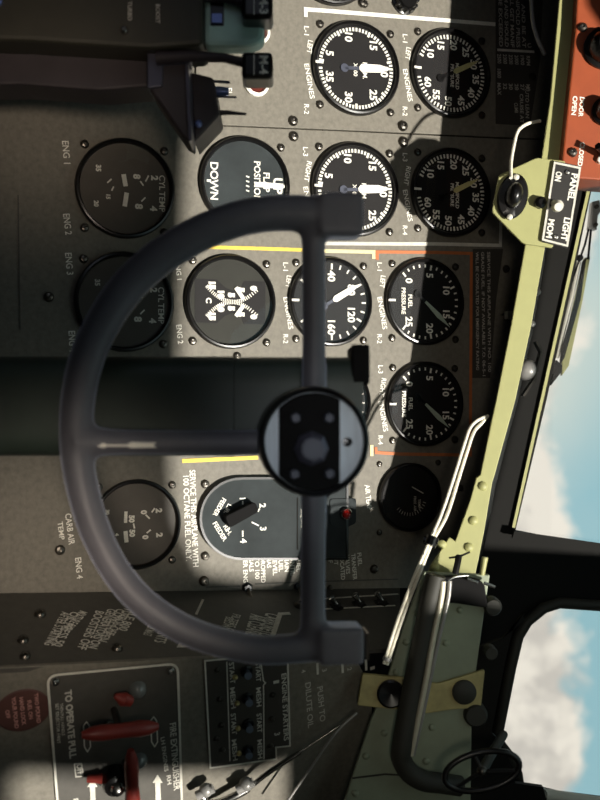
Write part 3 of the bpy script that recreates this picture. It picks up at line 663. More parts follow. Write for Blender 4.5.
for k, (u, v) in enumerate(((246, 670), (247, 697), (247.5, 723), (247, 749))):
    p = EP(u, v); s = build('toggle', tube(B(), [(p.x, p.y, .001), (p.x-.002, p.y-.001, .008), (p.x-.003, p.y-.002, .013)], [2*q, 2.4*q, 3.2*q], 12), 'blue_toggle', e, smooth=True)
    lathe(bm := B(), [(5.5*q, .001), (5.5*q, .0025), (4*q, .003), (0, .003)], 8, T2(p)); build('collar', bm, 'black_gloss', s)
for u, v in ((234.5, 676), (236.5, 702), (237.5, 727), (238.5, 752)):
    lathe(bm := B(), [(2.3*q, .001), (2.2*q, .003), (1.2*q, .0042), (0, .0045)], 12, T2(EP(u, v))); build('stop_pin', bm, 'brass_pin', e, smooth=True)
for u, v in ((217, 669), (219.5, 698), (221, 724), (222, 749), (272, 694), (271, 718), (270, 745), (216, 738)): build('mounting_screw', screw_bm(B(), 2.6*q), 'screw_steel', e, T2(EP(u, v), .001), True)
# lettering of the lower panel beside the wheel end
I = Ins(pl, 'grey_mark'); I(LOW, 'PUSH TO', (317, 687), (320, 722), 5); I(LOW, 'DILUTE OIL', (305, 683), (308, 728), 5)
for k, (t, u) in enumerate((('4', 301), ('3', 322), ('2', 347), ('1', 370))): I(LOW, t, (u, 670-k), (u+.4, 673-k), 4)
for u, v in ((317, 668), (342, 666.5), (365.5, 664)): bm = B(); pline(bm, LOW, [(u, v-5), (u+.5, v+6)], 2); build('tick_line', bm, 'dirty_white', pl)

# ------------------------------------------------------------------ control column and wheel
CY = .675
CF = Frame(ray(300, 406, CY), (1, 0, 0), (0, 0, 1))
e = thing('control_column', CF.mat(0, 0, 0), 'broad dark green control column rising behind the wheel hub', 'control column')
def col(bm, u0, u1, w=48.5, v0=406, dz=.034):
    a, b = CF.hit(u0, v0), CF.hit(u1, v0); hw = w*CY/F
    prof = rounded([(-hw, -dz*.9), (hw, -dz*.9), (hw, dz), (-hw, dz)], .018, 6); lo = []
    vl = [bm.verts.new((a.x+p[0], a.y, p[1])) for p in prof]; vh = [bm.verts.new((b.x+p[0], b.y, p[1])) for p in prof]; n = len(prof)
    bm.faces.new(vl); bm.faces.new(vh)
    for i in range(n): bm.faces.new((vl[i], vl[(i+1) % n], vh[(i+1) % n], vh[i]))
    return bm
build('lower_casting', col(B(), -700, 237), 'column_green', e, smooth=True)
build('upper_casting', col(B(), 237.6, 360, 47.8), 'column_green', e, smooth=True)
bm = B(); a = CF.hit(356, 356); box(bm, a.x-.006, a.x+.02, a.y-.005, a.y+.007, -.02, .034); build('end_bracket', bm, 'matt_black', e, bevel=.002)
WYY = .625
YK = Frame(ray(315, 442, WYY), (1, 0, 0), (0, .10, 1))
e = thing('control_wheel', YK.mat(0, 0, 0), 'dark half-round control wheel with three spokes and a bolted hub', 'steering wheel'); q = YK.px(315, 442)
P3 = lambda u, v, z=0: Vector((*YK.hit(u, v), z))
bm = B()
rim = [(340, 216), (315, 214), (285, 213), (262, 214.5), (238, 219), (205, 231), (175, 247.5), (149, 266), (122, 294), (99, 330), (85, 365), (78, 400), (76, 438), (79, 470), (86, 502), (97, 535), (114, 568), (137, 597), (167, 620), (200, 636), (232, 645), (262, 650), (300, 648), (342, 643)]
pp = smooth_path([P3(u, v) for u, v in rim], 4); n = len(pp)
tube(bm, pp, [q*(18.5 if k < n*.35 else 15 if k > n*.6 else 16.5) if not n*.3 < k < n*.65 else q*(18.5-3*(k/n-.3)/.35) for k in range(n)], 20)
tube(bm, [P3(313, 214), P3(313.5, 240), P3(314, 330), P3(314, 390), P3(314, 440)], [q*14, q*12.5, q*12, q*13, q*15], 16)
tube(bm, [P3(314, 440), P3(313.5, 500), P3(313, 560), P3(313, 620), P3(313, 646)], [q*15, q*13.5, q*13, q*13, q*14], 16)
tube(bm, [P3(76, 441), P3(94, 441.5), P3(120, 442), P3(200, 442.5), P3(262, 442.5), P3(300, 442)], [q*20, q*15, q*12.5, q*12.5, q*13, q*15], 16)
for v0, v1 in ((195, 239), (625, 660)):
    a, b = YK.hit(318, v0), YK.hit(361, v1); box(bm, a.x, b.x, a.y, b.y, -.0125, .0125)
o = build('wheel_frame', bm, 'wheel_bakelite', e)
rm = o.modifiers.new('remesh', 'REMESH'); rm.mode = 'VOXEL'; rm.voxel_size = .0024; rm.use_smooth_shade = True
sm = o.modifiers.new('smooth', 'SMOOTH'); sm.factor = .6; sm.iterations = 7
h = YK.hit(314, 441.5, .02); hm = T2(h)
lathe(bm := B(), [(0, .008), (50.5*q, .008), (50.5*q, .020), (0, .020)], 64, hm); hub = build('hub_disc', bm, 'brushed_aluminium', e, smooth=True); hub['label'] = 'brushed blue-grey hub disc'
lathe(bm := B(), [(53*q, -.02), (54*q, .016), (53*q, .024), (51*q, .0255), (48*q, .024), (47.5*q, .019), (47.5*q, -.02)], 64, hm); build('hub_ring', bm, 'black_gloss', e, smooth=True)
bm = B(); hw = 46*q; a = YK.hit(279, 442, .0235).y-h.y; b = YK.hit(340, 442, .0235).y-h.y
def chord(y0, y1, r):
    x0 = math.sqrt(r*r-y0*y0); x1 = math.sqrt(r*r-y1*y1); l = []
    for k in range(13):
        y = y0+(y1-y0)*k/12; l.append((math.sqrt(max(0, r*r-y*y)), y))
    return l+[(-x, y) for x, y in l[::-1]]
prism(bm, [(x+h.x, y+h.y) for x, y in chord(a, b, 47.3*q)], .020, .0235); cp = build('cover_plate', bm, 'matt_black', e, bevel=.0008)
for u, v in ((296, 418), (329.5, 418), (295, 474.5), (330, 474)):
    lathe(bm := B(), [(5.2*q, .0235), (5.2*q, .0265), (4.2*q, .028), (0, .028)], 6, T2(YK.hit(u, v, .028))); build('bolt', bm, 'tail_blue', cp)
lathe(bm := B(), [(17*q, .0235), (16.5*q, .029), (13*q, .031), (12.5*q, .0345), (10*q, .0355), (9.5*q, .0345)], 8, T2(YK.hit(312.5, 449, .033))); nu = build('hub_nut', bm, 'violet_steel', cp)
lathe(bm := B(), [(11*q, .034), (11*q, .0352), (0, .0352)], 20, T2(YK.hit(312.5, 449, .033)))
for f_ in (0,): build('spindle_end', bm, 'tail_blue', cp)
lathe(bm := B(), [(4.5*q, .020), (4.5*q, .0215), (0, .0218)], 16, T2(YK.hit(347.5, 442, .021))); build('plug', bm, 'black_gloss', hub)
bm = B(); A = [YK.hit(*p) for p in ((96, 445), (105, 442.5), (108, 444), (128, 444), (132, 441.5), (157, 442), (154, 444.5), (157, 447), (132, 447.5), (128, 446), (108, 446), (105, 447.5))]
tube_z = 12.9*q
prism(bm, A, tube_z-.0030, tube_z+.0002); build('arrow_mark', bm, 'white_mark', e)['label'] = 'white painted arrow on the spoke'
bm = B(); a, b = YK.hit(364, 630), YK.hit(366.5, 656); box(bm, a.x, b.x, a.y, b.y, -.010, .010); build('end_plate', bm, 'screw_steel', e)

# ------------------------------------------------------------------ throttle quadrant, photo top left
QY = .74
QF = Frame(ray(150, 40, QY), (1, 0, 0), (0, 0, 1)); Qm = QF.mat(0, 0, 0); q = QY/F
def QP(u, v, c=0): return QF.hit(u, v, c)
e = thing('throttle_quadrant', Qm, 'dark green and violet throttle quadrant housing jutting out in front of the panel', 'throttle quadrant')
build('housing', prism(B(), rounded([QP(-60, -60, .03), QP(203, -60, .03), QP(203, 44, .03), QP(150, 48, .03), QP(25, 40, .03), QP(-60, 38, .03)], 6*q), -.02, .03), 'column_brown', e, bevel=.004)
build('cover', prism(B(), rounded([QP(204, -60, .022), QP(264, -60, .022), QP(264, 40, .022), QP(250, 46, .022), QP(204, 46, .022)], 7*q), .002, .022), 'teal_paint', e, bevel=.008)
bm = B(); prism(bm, QP_ := [QP(210.5, -10, .022), QP(224, -10, .022), QP(224, 26, .022), QP(210.5, 26, .022)], .0222, .0226); sl_ = build('slot', bm, 'black_gloss', e)
bm = B(); a, b = QP(212, 14, .024), QP(222, 23, .024); box(bm, a.x, b.x, a.y, b.y, .0226, .025); build('indicator_tab', bm, 'blue_steel', sl_)
bm = B(); prism(bm, [QP(150, 62, .014), QP(186, 60, .014), QP(190, 141, .014), QP(182, 136, .014), QP(150, 90, .014)], -.03, .014); prism(bm, [QP(-60, 40), QP(150, 50), QP(150, 86), QP(100, 90), QP(20, 84), QP(-60, 86)], -.04, .0); build('wedge_bracket', bm, 'purple_black', e, bevel=.002)
bm = B(); prism(bm, [QP(185, 60, .015), QP(188, 60, .015), QP(191.5, 140, .015), QP(189, 142, .015)], -.01, .0155); build('edge_line', bm, 'violet_steel', e)  # violet strip imitating the highlight along the wedge edge
bm = B(); prism(bm, [QP(188, 66), QP(212, 72), QP(218, 110), QP(192, 138)], -.055, -.012); build('web_plate', bm, 'purple_black', e, bevel=.002)
bm = B(); prism(bm, rounded([QP(147, 52, .018), QP(190, 50, .018), QP(190, 62, .018), QP(163, 64, .018), QP(162, 86, .018), QP(147, 88, .018)], 2*q), .0, .018); build('guide', bm, 'violet_steel', e, bevel=.0015)
for u, v, r, m in ((197, 120, 4, 'blue_steel'), (132, 46, 4, 'bright_steel'), (10, 18, 5, 'blue_steel')):
    lathe(bm := B(), [(r*q, 0), (r*q, .003), (r*.5*q, .005), (0, .005)], 10, T2(QP(u, v), .030 if v < 50 else -.012)); build('stud', bm, m, e, smooth=True)
bm = B(); QL = QF.hit(205, 79); tube(bm, [Vector((*QP(200, 78), -.03)), Vector((*QP(216, 78.5), -.03)), Vector((*QP(226, 79), -.03))], [4*q, 5*q, 4*q], 12); build('blue_pin', bm, 'blue_steel', e, smooth=True)
bm = B(); tube(bm, [Vector((*QP(204, 68), -.03)), Vector((*QP(227, 69.5), -.03))], 1.6*q, 8); tube(bm, [Vector((*QP(208, 84), -.03)), Vector((*QP(234, 85), -.03))], 1.2*q, 8); build('link_rod', bm, 'violet_steel', e, smooth=True)
bm = B(); tube(bm, [Vector((*QP(205, 101), -.03)), Vector((*QP(225, 101), -.03)), Vector((*QP(244, 102.5), -.03))], [3*q, 2.4*q, 1.2*q], 10); build('pawl', bm, 'purple_black', e, smooth=True)
bm = B(); gtext(bm, 'TURBO', *QP(130, 11, .03), 4*q, .0303); gtext(bm, 'BOOST', *QP(158, 14, .03), 4*q, .0303); build('lettering', bm, 'grey_mark', e)
def mixture(txt, vtop, label):
    e = thing('mixture_lever', Qm, label, 'lever', 'mixture levers')
    dv = vtop-52
    tube(bm := B(), [Vector((*QP(157, 58+dv, .021), .021)), Vector((*QP(190, 56+dv, .024), .024)), Vector((*QP(225, 58+dv, .026), .026)), Vector((*QP(246, 63+dv, .026), .026))], [7*q, 5.5*q, 4.5*q, 5*q], 12); build('arm', bm, 'purple_black', e, smooth=True)
    a, b = QP(241.5, 51+dv, .04), QP(272.5, 78+dv, .04); bm = B(); box(bm, a.x, b.x, a.y, b.y, .014, .040); k = build('knob', bm, 'black_gloss', e, bevel=.003)
    bm = B(); gtext(bm, txt, *QP(264, 65+dv, .04), 8*q, .0402, 1.0, bold=.03); line(bm, [QP(254, 55+dv, .04), QP(254, 75+dv, .04)], .8*q, .0401, .0002); build('lettering', bm, 'white_mark', k)
    return e
mixture('M-4', 52, 'black square lever knob lettered M-4, over a white ringed button'); mixture('M-3', -8, 'black square lever knob lettered M-3 at the photo edge')
for u, v, t in ((256, 84, 'white ringed round button partly behind the M-4 lever knob'), (257, 32, 'white ringed round button partly behind the green quadrant cover')):
    e = thing('ring_button', MAIN.at(u, v), t, 'button', 'white ringed buttons'); qq = MAIN.px(u, v)
    lathe(bm := B(), [(13*qq, 0), (13*qq, .003), (10*qq, .0045), (9*qq, .003), (9*qq, 0)], 32); build('ring', bm, 'white_mark', e, smooth=True)
    lathe(bm := B(), [(9*qq, 0), (8*qq, .003), (4*qq, .006), (0, .006)], 24); build('button', bm, 'red_mark', e, smooth=True)
bm = B(); ptext(bm, MAIN, 'EL', (226, 88), (226.5, 95), 6); build('lettering', bm, 'white_mark', pu)

# ------------------------------------------------------------------ glareshield
GY = .92
GF = Frame(ray(300, 400, GY), (1, 0, 0), (0, 0, 1)); Gm = GF.mat(0, 0, 0); q = GY/F
e = thing('glareshield', Gm, 'black glareshield over the dials with a pale yellow-green riveted edge', 'glareshield')
L_ = [(571, -120), (564, -30), (559, 0), (550, 100), (542, 155), (525, 245), (511, 325), (496, 400), (480, 475), (476, 478)]
R_ = [(588, -120), (581, -30), (576, 0), (568, 100), (560, 155), (545, 245), (531, 325), (515, 400), (494, 476), (492, 482)]
lower = [(470, 500), (455, 541), (449, 537), (444, 545), (430, 566), (424, 585)]; upper = [(489, 500), (484, 530), (478, 560), (474, 578), (470, 590)]
bm = B(); prism(bm, GF.pts(L_+lower+upper[::-1]+R_[::-1]), -.002, .002); fl = build('edge_flange', bm, 'zinc_chromate', e, bevel=.0006); fl['label'] = 'pale yellow-green edge strip'
for u, v in ((482.5, 486), (473, 520.5), (468.5, 547), (441.5, 544), (434.5, 567)):
    lathe(bm := B(), [(4.6*q, .002), (4.4*q, .0035), (2.6*q, .005), (0, .0055)], 18, T2(GF.hit(u, v))); build('rivet', bm, 'zinc_chromate', fl, smooth=True)
bm = B(); pts3 = []
for (u, v) in R_[:-2]+upper[:4]:
    p = GF.hit(u-6, v); pts3.append((p.x, p.y))
up_ = [(p[0], p[1]+.004) for p in pts3]
prism_pts = pts3+up_[::-1]
n = len(prism_pts); f = [bm.verts.new((x, y, -.002)) for x, y in prism_pts]; bk = [bm.verts.new((x, y+.036, -.145)) for x, y in prism_pts]
bm.faces.new(f); bm.faces.new(bk)
for i in range(n): bm.faces.new((f[i], f[(i+1) % n], bk[(i+1) % n], bk[i]))
build('shroud', bm, 'frame_black', e)

# panel light bracket and switch plate
PY = .895
PF = Frame(ray(300, 400, PY), (1, 0, 0), (0, 0, 1)); Pm = PF.mat(0, 0, 0); q = PY/F
e = thing('panel_light', Pm, 'panel light on a yellow-green bracket with its black PANEL LIGHT switch plate', 'lamp')
build('bracket', prism(B(), rounded(PF.pts([(499, 175), (537, 157.5), (566, 161), (553, 248), (523, 243.5), (492, 212)]), 3*q), -.004, 0), 'zinc_chromate', e, bevel=.0008)
lathe(bm := B(), [(23*q, 0), (23*q, .003), (21*q, .0045), (13*q, .005), (12*q, .012), (9*q, .0165), (4*q, .019), (0, .0195)], 36, T2(PF.hit(513, 196, .004)) @ Matrix.Rotation(rad(-12), 4, 'Z'), 1.0, .66); lp = build('lamp_housing', bm, 'black_gloss', e, smooth=True)
for u, v in ((510, 217), (516.5, 177)):
    lathe(bm := B(), [(3*q, 0), (2.8*q, .002), (1.4*q, .0032), (0, .0034)], 14, T2(PF.hit(u, v, .006), .0044)); build('lamp_screw', bm, 'pipe_white', lp, smooth=True)
npoly = PF.pts([(553.5, 161.5), (580, 167), (566.5, 248.5), (541, 242)])
build('name_plate', prism(B(), npoly, .0, .003), 'black_paint', e)
bm = B(); c = sum(npoly, Vector((0, 0)))/4; line(bm, [c+(p-c)*.95 for p in npoly], 2*q, .003, .0005, True); build('plate_border', bm, 'dirty_white', e)
bm = B()
def pt_(t, a, b, h): A, Bq = PF.hit(*a), PF.hit(*b); ax = Bq-A; put(bm, t, A, ax, Vector((-ax.y, ax.x)).normalized()*h*q, .0034, .03)
pt_('PANEL', (571, 174), (566.5, 201), 6); pt_('LIGHT', (563.5, 218), (559.8, 241), 6); pt_('ON', (555.5, 172), (553.8, 181.5), 6); pt_('MOM', (548, 219.5), (545, 238), 6)
build('lettering', bm, 'white_mark', e)
for u, v in ((566.5, 173), (555, 237.5)): build('mounting_screw', screw_bm(B(), 2.6*q), 'bright_steel', e, T2(PF.hit(u, v), .003), True)
tube(bm := B(), [Vector((*PF.hit(u, v, c), c)) for u, v, c in ((554, 203, .003), (555.5, 204, .009), (557.5, 206, .014), (558.5, 207, .018))], [3.4*q, 4*q, 6.2*q, 4*q], 14); build('toggle', bm, 'pipe_white', e, smooth=True)
lathe(bm := B(), [(6*q, .0), (6*q, .006), (3*q, .008), (0, .008)], 8, T2(PF.hit(541, 202, .006))); build('lock_nut', bm, 'black_gloss', e)

# bomb door box, orange
OF = Frame(ray(580, 90, .905), (1, 0, 0), (0, 0, 1)); q = .905/F
e = thing('switch_box', OF.mat(0, 0, 0), 'orange switch box lettered DOOR OPEN and CLOSED, with black knobs', 'control box')
build('body', prism(B(), OF.pts([(580, -80), (577.5, -10), (575.5, 30), (560.5, 177), (680, 186), (680, -80)]), -.05, 0), 'orange_paint', e, bevel=.0015)
bm = B()
def ot(t, a, b, h): A, Bq = OF.hit(*a), OF.hit(*b); ax = Bq-A; put(bm, t, A, ax, Vector((-ax.y, ax.x)).normalized()*h*q, .0004, .03)
ot('DOOR', (580, 97), (578.3, 117), 4.6); ot('OPEN', (573, 96), (571.3, 115), 4.6); ot('CLOSED', (580.5, 142), (577.5, 166), 4.6)
build('lettering', bm, 'white_mark', e)
for u, v, r in ((604, 49, 21), (606, 112, 15)):
    lathe(bm := B(), [(r*q, 0), (r*q, .003), (r*.8*q, .005), (r*.72*q, .014), (r*.5*q, .018), (0, .018)], 32, T2(OF.hit(u, v))); kb = build('knob', bm, 'black_gloss', e, smooth=True)
    lathe(bm := B(), [(r*.3*q, .018), (r*.25*q, .021), (0, .022)], 16, T2(OF.hit(u, v))); build('knob_cap', bm, 'bright_steel', kb, smooth=True)
for u, v in ((582.5, 27.5), (572.5, 152.5)): build('mounting_screw', screw_bm(B(), 4.6*q), 'screw_steel', e, T2(OF.hit(u, v)), True)
tube(bm := B(), [Vector((*OF.hit(603, 156), .0)), Vector((*OF.hit(598, 154), .012)), Vector((*OF.hit(592, 151), .018))], [4.5*q, 3*q, 3.5*q], 12); build('toggle', bm, 'black_gloss', e, smooth=True)
lathe(bm := B(), [(4*q, 0), (3.6*q, .004), (0, .006)], 14, T2(OF.hit(600, 160.5))); build('indicator_bead', bm, 'white_mark', e, smooth=True)

# small things between glareshield and windscreen
def cable(name, label, cat, pts, r, m, n=6, group=None, label_parts=None):
    bm = B(); tube(bm, smooth_path(pts, n), r, 10); return tag(build(name, bm, m, None, None, True), label, cat, group)
cable('lamp_wire', 'short white wire curving down to the panel light', 'wire', [ray(540, 121, .94), ray(527, 124, .93), ray(518, 131, .92), ray(514, 145, .91), ray(511, 163, .90), ray(511, 178, .885)], .0016, 'cord_white')
cable('edge_tube', 'thin dark grey tube bending under the glareshield at the photo edge', 'tube', [ray(531, -30, 1.0), ray(531.5, 0, 1.0), ray(533, 22, 1.0), ray(538, 40, 1.0), ray(545, 55, 1.0)], .0022, 'lamp_grey')
CF2 = Frame(ray(527, 370, .99), (1, 0, 0), (0, 0, 1)); q = .99/F
e = thing('dome_lamp', CF2.mat(0, 0, 0), 'grey ball lamp in a folded metal bracket between the glareshield edge and the windscreen', 'lamp')
bm = B(); bmesh.ops.create_uvsphere(bm, u_segments=24, v_segments=16, radius=11*q); build('ball', bm, 'lamp_grey', e, smooth='all')
bm = B(); line(bm, CF2.pts([(535, 342), (540, 352), (533, 380), (522, 396)]), 2.2*q, -.004, .012); br = build('bracket', bm, 'screw_steel', e)
for u, v, r in ((537, 292, 4), (532, 324, 3.5)):
    lathe(bm := B(), [(r*q, -.003), (r*.9*q, .002), (0, .004)], 14, T2(CF2.hit(u, v))); build('stud', bm, 'lamp_grey', br, smooth=True)
bm = B(); a = MAIN.hit(507, 316); qq = MAIN.px(507, 316)
e = thing('panel_clip', MAIN.at(507.5, 315.5), 'small bright square clip on the dark panel beside the fuel lettering', 'clip')
box(bm, -4*qq, 4*qq, -4*qq, 4*qq, 0, .006); build('block', bm, 'pipe_white', e, bevel=.001)
lathe(bm := B(), [(1.3*qq, 0), (1.2*qq, .003), (0, .003)], 10, T2((-.5*qq, -7*qq))); build('pin', bm, 'bright_steel', e)
SFm = Frame(ray(575, 300, 1.16), (1, 0, 0), (0, 0, 1)); q = 1.16/F
e = thing('windscreen_strut', SFm.mat(0, 0, 0), 'pale green strut with white rod and grey clamp outside the straight windscreen', 'strut')
build('strut_bar', prism(B(), SFm.pts([(584, 258), (589.5, 257), (582, 300), (568, 366), (561, 376), (561, 362), (572, 310)]), -.004, .004), 'zinc_chromate', e, bevel=.0008)
bm = B(); tube(bm, [SFm_ for SFm_ in [Vector((*SFm.hit(578, 262), .002)), Vector((*SFm.hit(570, 300), .002)), Vector((*SFm.hit(556, 358), .002))]], 2.6*q, 10); build('rod', bm, 'pipe_white', e, smooth=True)
bm = B(); prism(bm, SFm.pts([(581, 262), (585, 258), (579, 300), (563, 358), (558, 366), (560, 350), (574, 300)]), .004, .007); build('seal', bm, 'frame_black', e)
bm = B(); tube(bm, [Vector((*SFm.hit(588, 228), .004)), Vector((*SFm.hit(584, 245), .004)), Vector((*SFm.hit(568, 290), .004))], 1.1*q, 8); tube(bm, [Vector((*SFm.hit(590, 230), .004)), Vector((*SFm.hit(587, 260), .004))], 1.2*q, 8); build('wire', bm, 'frame_black', e, smooth=True)
bm = B(); prism(bm, SFm.pts([(590, 203), (598, 201), (599, 212), (596, 217), (595, 231), (587, 230)]), -.003, .008); cl = build('clamp', bm, 'lamp_grey', e, bevel=.001)
for u, v in ((593.5, 226), (594.5, 208)):
    lathe(bm := B(), [(2.3*q, .008), (2*q, .0105), (0, .011)], 12, T2(SFm.hit(u, v))); build('screw', bm, 'screw_steel', cl, smooth=True)
bm = B(); prism(bm, SFm.pts([(555, 360), (561, 366), (560, 372), (550, 385), (548, 386), (551, 366)]), -.004, .008); build('end_joint', bm, 'frame_black', e, bevel=.001)
lathe(bm := B(), [(3.4*q, .004), (3*q, .008), (0, .009)], 14, T2(SFm.hit(578.5, 258.5))); build('grommet', bm, 'frame_black', e, smooth=True)

# hanging cord: two strands held by a dark clip
e = thing('hanging_cord', Matrix.Translation(ray(488, 415, .93)), 'white cord of two strands looped from the glareshield down to the olive bracket', 'cord')
inv = e.matrix_world.inverted()
s1 = [ray(u, v, y) for u, v, y in ((488, 416, .93), (478, 420, .92), (470, 428, .91), (464, 445, .90), (453, 480, .89), (441, 515, .88), (430, 540, .87), (413, 580, .86), (396, 625, .855), (384, 664, .85))]
s2 = [ray(u, v, y) for u, v, y in ((488, 416, .93), (481, 424, .92), (474, 432, .91), (467, 452, .90), (457, 484, .89), (447, 515, .88), (432, 543, .87), (417, 580, .86), (401, 622, .855), (387, 665, .85))]
for s in (s1, s2):
    bm = B(); tube(bm, smooth_path([inv@p for p in s], 5), .00155, 10); build('strand', bm, 'cord_white', e, smooth=True)
bm = B(); d = (s1[7]-s1[6]).normalized(); c = inv@((s1[6]+s2[6])/2)
tube(bm, [c-d*.004, c+d*.004], .0058, 10); tube(bm, [c+Vector((0, 0, -.007))-d*.002, c+Vector((0, -.002, .006))], .003, 8); build('clip', bm, 'black_gloss', e, smooth=True)['label'] = 'dark clip'
bm = B(); d = (s1[9]-s1[8]).normalized(); c = inv@((s1[9]+s2[9])/2); tube(bm, [c-d*.006, c-d*.003], .004, 10); build('tie', bm, 'lamp_grey', e, smooth=True)

# ------------------------------------------------------------------ riveted post and conduits, photo lower middle
RY = .87
RF = Frame(ray(400, 700, RY), (1, 0, 0), (0, 0, 1)); q = RY/F
e = thing('windscreen_post', RF.mat(0, 0, 0), 'dark grey-green riveted post between the panel and the round cornered windscreen', 'post')
build('web', prism(B(), RF.pts([(424, 572), (404, 625), (384, 690), (371, 720), (345, 800), (330, 850), (470, 850), (472, 700), (486, 600), (490, 575)]), -.006, 0), 'interior_green', e, bevel=.001)
build('outer_flange', prism(B(), RF.pts([(478, 652), (474, 690), (458, 760), (452, 850), (560, 850), (545, 790), (517, 786), (514, 770), (505, 750), (493, 734), (507, 662), (514, 632), (525, 615), (526, 622), (504, 640), (478, 650)]), -.012, -.006), 'frame_black', e)
for u, v in ((384, 733), (366, 756), (355, 793), (432, 727), (426, 761), (417, 613), (406, 642), (396, 672), (460, 610), (446, 643), (455, 590)):
    lathe(bm := B(), [(3.6*q, 0), (3.4*q, .0012), (2*q, .0024), (0, .0028)], 14, T2(RF.hit(u, v))); build('rivet', bm, 'interior_green', e, smooth=True)
bm = B(); line(bm, RF.pts([(352, 778), (385, 774), (425, 776)]), 1.5*q, 0, .001); build('lap_joint', bm, 'interior_dark', e)
for u, v, r in ((475, 714, 12), (490, 652, 7), (492, 606, 9)):
    lathe(bm := B(), [(r*q, -.006), (r*q, .004), (r*.8*q, .007), (0, .007)], 24, T2(RF.hit(u, v))); build('boss', bm, 'interior_dark', e, smooth=True)
def R3(u, v, z): return Vector((*RF.hit(u, v, z), z))
e = thing('conduit', RF.mat(0, 0, 0), 'thick dark conduit with two bright rods running down the riveted post', 'pipe')
bm = B(); tube(bm, smooth_path([R3(436, 575, .02), R3(430, 600, .02), R3(420, 650, .02), R3(410, 700, .02), R3(402, 745, .02), R3(402, 760, .018), R3(410, 773, .016), R3(424, 781, .014), R3(440, 783, .01), R3(460, 786, .004)], 5), 10*q, 16); build('sleeve', bm, 'interior_dark', e, smooth=True)
for du, r in ((0, 3.0), (7, 2.0)):
    bm = B(); tube(bm, smooth_path([R3(443+du, 581, .026), R3(441+du, 600, .026), R3(433+du*.8, 640, .026), R3(426+du*.6, 680, .026), R3(418+du*.5, 720, .024), R3(411+du*.3, 755, .02)], 5), r*q, 12); build('rod', bm, 'rod_cream' if du == 0 else 'lamp_grey', e, smooth=True)
e = thing('post_cap', RF.mat(0, 0, 0), 'black round cornered cap plate at the top of the riveted post, below the yellow-green strip', 'cap')
build('cap_plate', prism(B(), rounded(RF.pts([(419, 606), (434, 573), (482, 578), (486, 606), (446, 600)]), [6*q, 16*q, 9*q, 4*q, 10*q]), .001, .010), 'matt_black', e, bevel=.0015)
bm = B(); tube(bm, smooth_path([R3(442, 604, .024), R3(443, 592, .024), R3(447, 582, .022), R3(455, 577, .018), R3(468, 575.5, .014)], 5), 1.1*q, 8); build('clasp', bm, 'bright_steel', e, smooth=True)
for u, v in ((473, 582), (490, 586)):
    bm = B(); tube(bm, [R3(u-6, v-3, .012), R3(u+5, v+1, .012)], 1.6*q, 8); build('pin', bm, 'bright_steel', e, smooth=True)
bm = B(); tube(bm, [R3(485, 557, .016), R3(482, 575, .016)], [3.2*q, 2.6*q], 10); build('stub_rod', bm, 'zinc_chromate', e, smooth=True)
bm = B(); tube(bm, smooth_path([R3(449, 558, .03), R3(460, 556, .03), R3(470, 552, .03)], 4), 1*q, 8); tube(bm, smooth_path([R3(459, 556, .03), R3(457, 566, .035), R3(455, 574, .036)], 4), 3.2*q, 8); build('spring_catch', bm, 'frame_black', e, smooth=True)
e = thing('olive_bracket', RF.mat(0, 0, .0), 'scuffed olive bracket plate crossing the riveted post behind the conduit', 'bracket')
build('tab', prism(B(), rounded(RF.pts([(362, 672), (404, 676), (402, 708), (357, 703)]), 2*q), .001, .007), 'olive_plate', e, bevel=.0008)
build('strap', prism(B(), rounded(RF.pts([(404, 678), (438, 682), (484, 668), (480, 706), (450, 708), (425, 712), (403, 704)]), 3*q), .001, .005), 'olive_plate', e, bevel=.0008)
lathe(bm := B(), [(14*q, .007), (14*q, .010), (12*q, .011), (0, .009)], 28, T2(RF.hit(390, 691))); build('dark_bore', bm, 'black_gloss', e)
lathe(bm := B(), [(12*q, .005), (12*q, .008), (9*q, .010), (0, .010)], 24, T2(RF.hit(463, 690))); build('boss', bm, 'interior_dark', e, smooth=True)
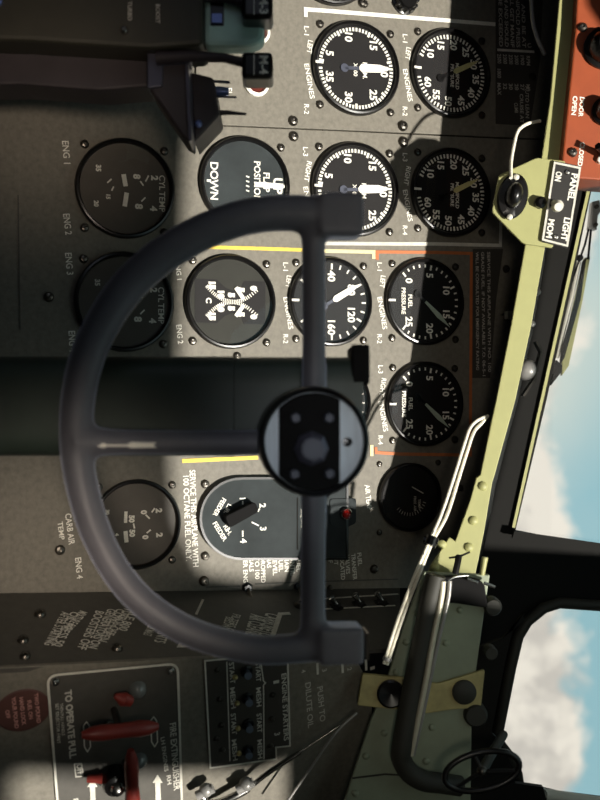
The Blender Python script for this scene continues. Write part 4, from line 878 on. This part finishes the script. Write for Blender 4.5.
# crank wheel, lower right
HC = ray(482, 771, .80)
e = thing('crank_wheel', Matrix.Translation(HC) @ Matrix.Rotation(rad(-12), 4, 'Y') @ Matrix.Rotation(rad(28), 4, 'X'), 'small dark hand wheel with spokes below the round cornered windscreen', 'hand wheel')
bm = B(); tube(bm, [(.015*math.sin(2*math.pi*k/40), .0145*math.cos(2*math.pi*k/40), .0267*math.cos(2*math.pi*k/40)) for k in range(40)], .0026, 10, True); build('rim', bm, 'black_gloss', e, smooth=True)
bm = B()
for k in range(3):
    a = 2*math.pi*k/3+.4; tube(bm, [(0, 0, 0), (.015*math.sin(a), .0145*math.cos(a), .0267*math.cos(a))], .0016, 8)
build('spokes', bm, 'black_gloss', e, smooth=True)
bm = B(); bmesh.ops.create_uvsphere(bm, u_segments=16, v_segments=10, radius=.0042); build('hub', bm, 'screw_steel', e, smooth='all')
bm = B(); tube(bm, [(0, 0, 0), (.0, .03, -.002), (.0, .075, -.004)], .004, 10); build('shaft', bm, 'interior_dark', e, smooth=True)
cable('sill_pipe', 'pale grey pipe along the sill below the round cornered windscreen', 'pipe', [ray(540, 794, .9), ray(565, 798, .9), ray(600, 803, .9), ray(640, 809, .9)], .0055, 'pipe_white')
bm = B(); tube(bm, [ray(534, 795, .9), ray(540, 796, .9), ray(545, 797, .9)], [.007, .0078, .007], 14); tag(build('pipe_collar', bm, 'screw_steel', None, None, True), 'dark steel collar on the end of the sill pipe', 'collar')

# braided line and wires, bottom
e = thing('braided_line', LOW.at(245, 785), 'shiny braided steel line with two clamps curving along the bottom of the lower panel', 'hose'); inv = e.matrix_world.inverted()
def LW(u, v, c): return inv @ LOW.world(*LOW.hit(u, v, c), c)
bm = B(); tube(bm, smooth_path([LW(203, 797, .006), LW(207, 803, .008), LW(218, 803, .010), LW(235, 796, .012), LW(250, 787, .012), LW(268, 773, .014), LW(300, 752, .018)], 6), [.0034]*24+[.0022]*13, 12); build('hose', bm, 'bright_steel', e, smooth=True)
for u, v, r in ((246, 784, .0062), (206, 790, .006)):
    bm = B(); p = LW(u, v, .012); bmesh.ops.create_uvsphere(bm, u_segments=14, v_segments=10, radius=r, matrix=Matrix.Translation(p)); tube(bm, [p+Vector((.004, -.008, 0)), p+Vector((-.002, .006, .002))], .0042, 10); build('clamp', bm, 'lamp_grey', e, smooth=True)
cable('thin_wire', 'thin bright wire from the olive bracket down to the braided line, the straighter of two', 'wire', [LOW.world(*LOW.hit(u, v, c), c) for u, v, c in ((357, 713, .02), (345, 722, .018), (300, 752, .016), (275, 770, .014))], .0009, 'bright_steel')
cable('thin_wire', 'thin grey wire from the olive bracket sagging to the photo bottom edge', 'wire', [LOW.world(*LOW.hit(u, v, c), c) for u, v, c in ((357, 713, .022), (340, 728, .024), (325, 747, .025), (313, 765, .025), (298, 786, .025), (280, 812, .025))], .0011, 'lamp_grey')
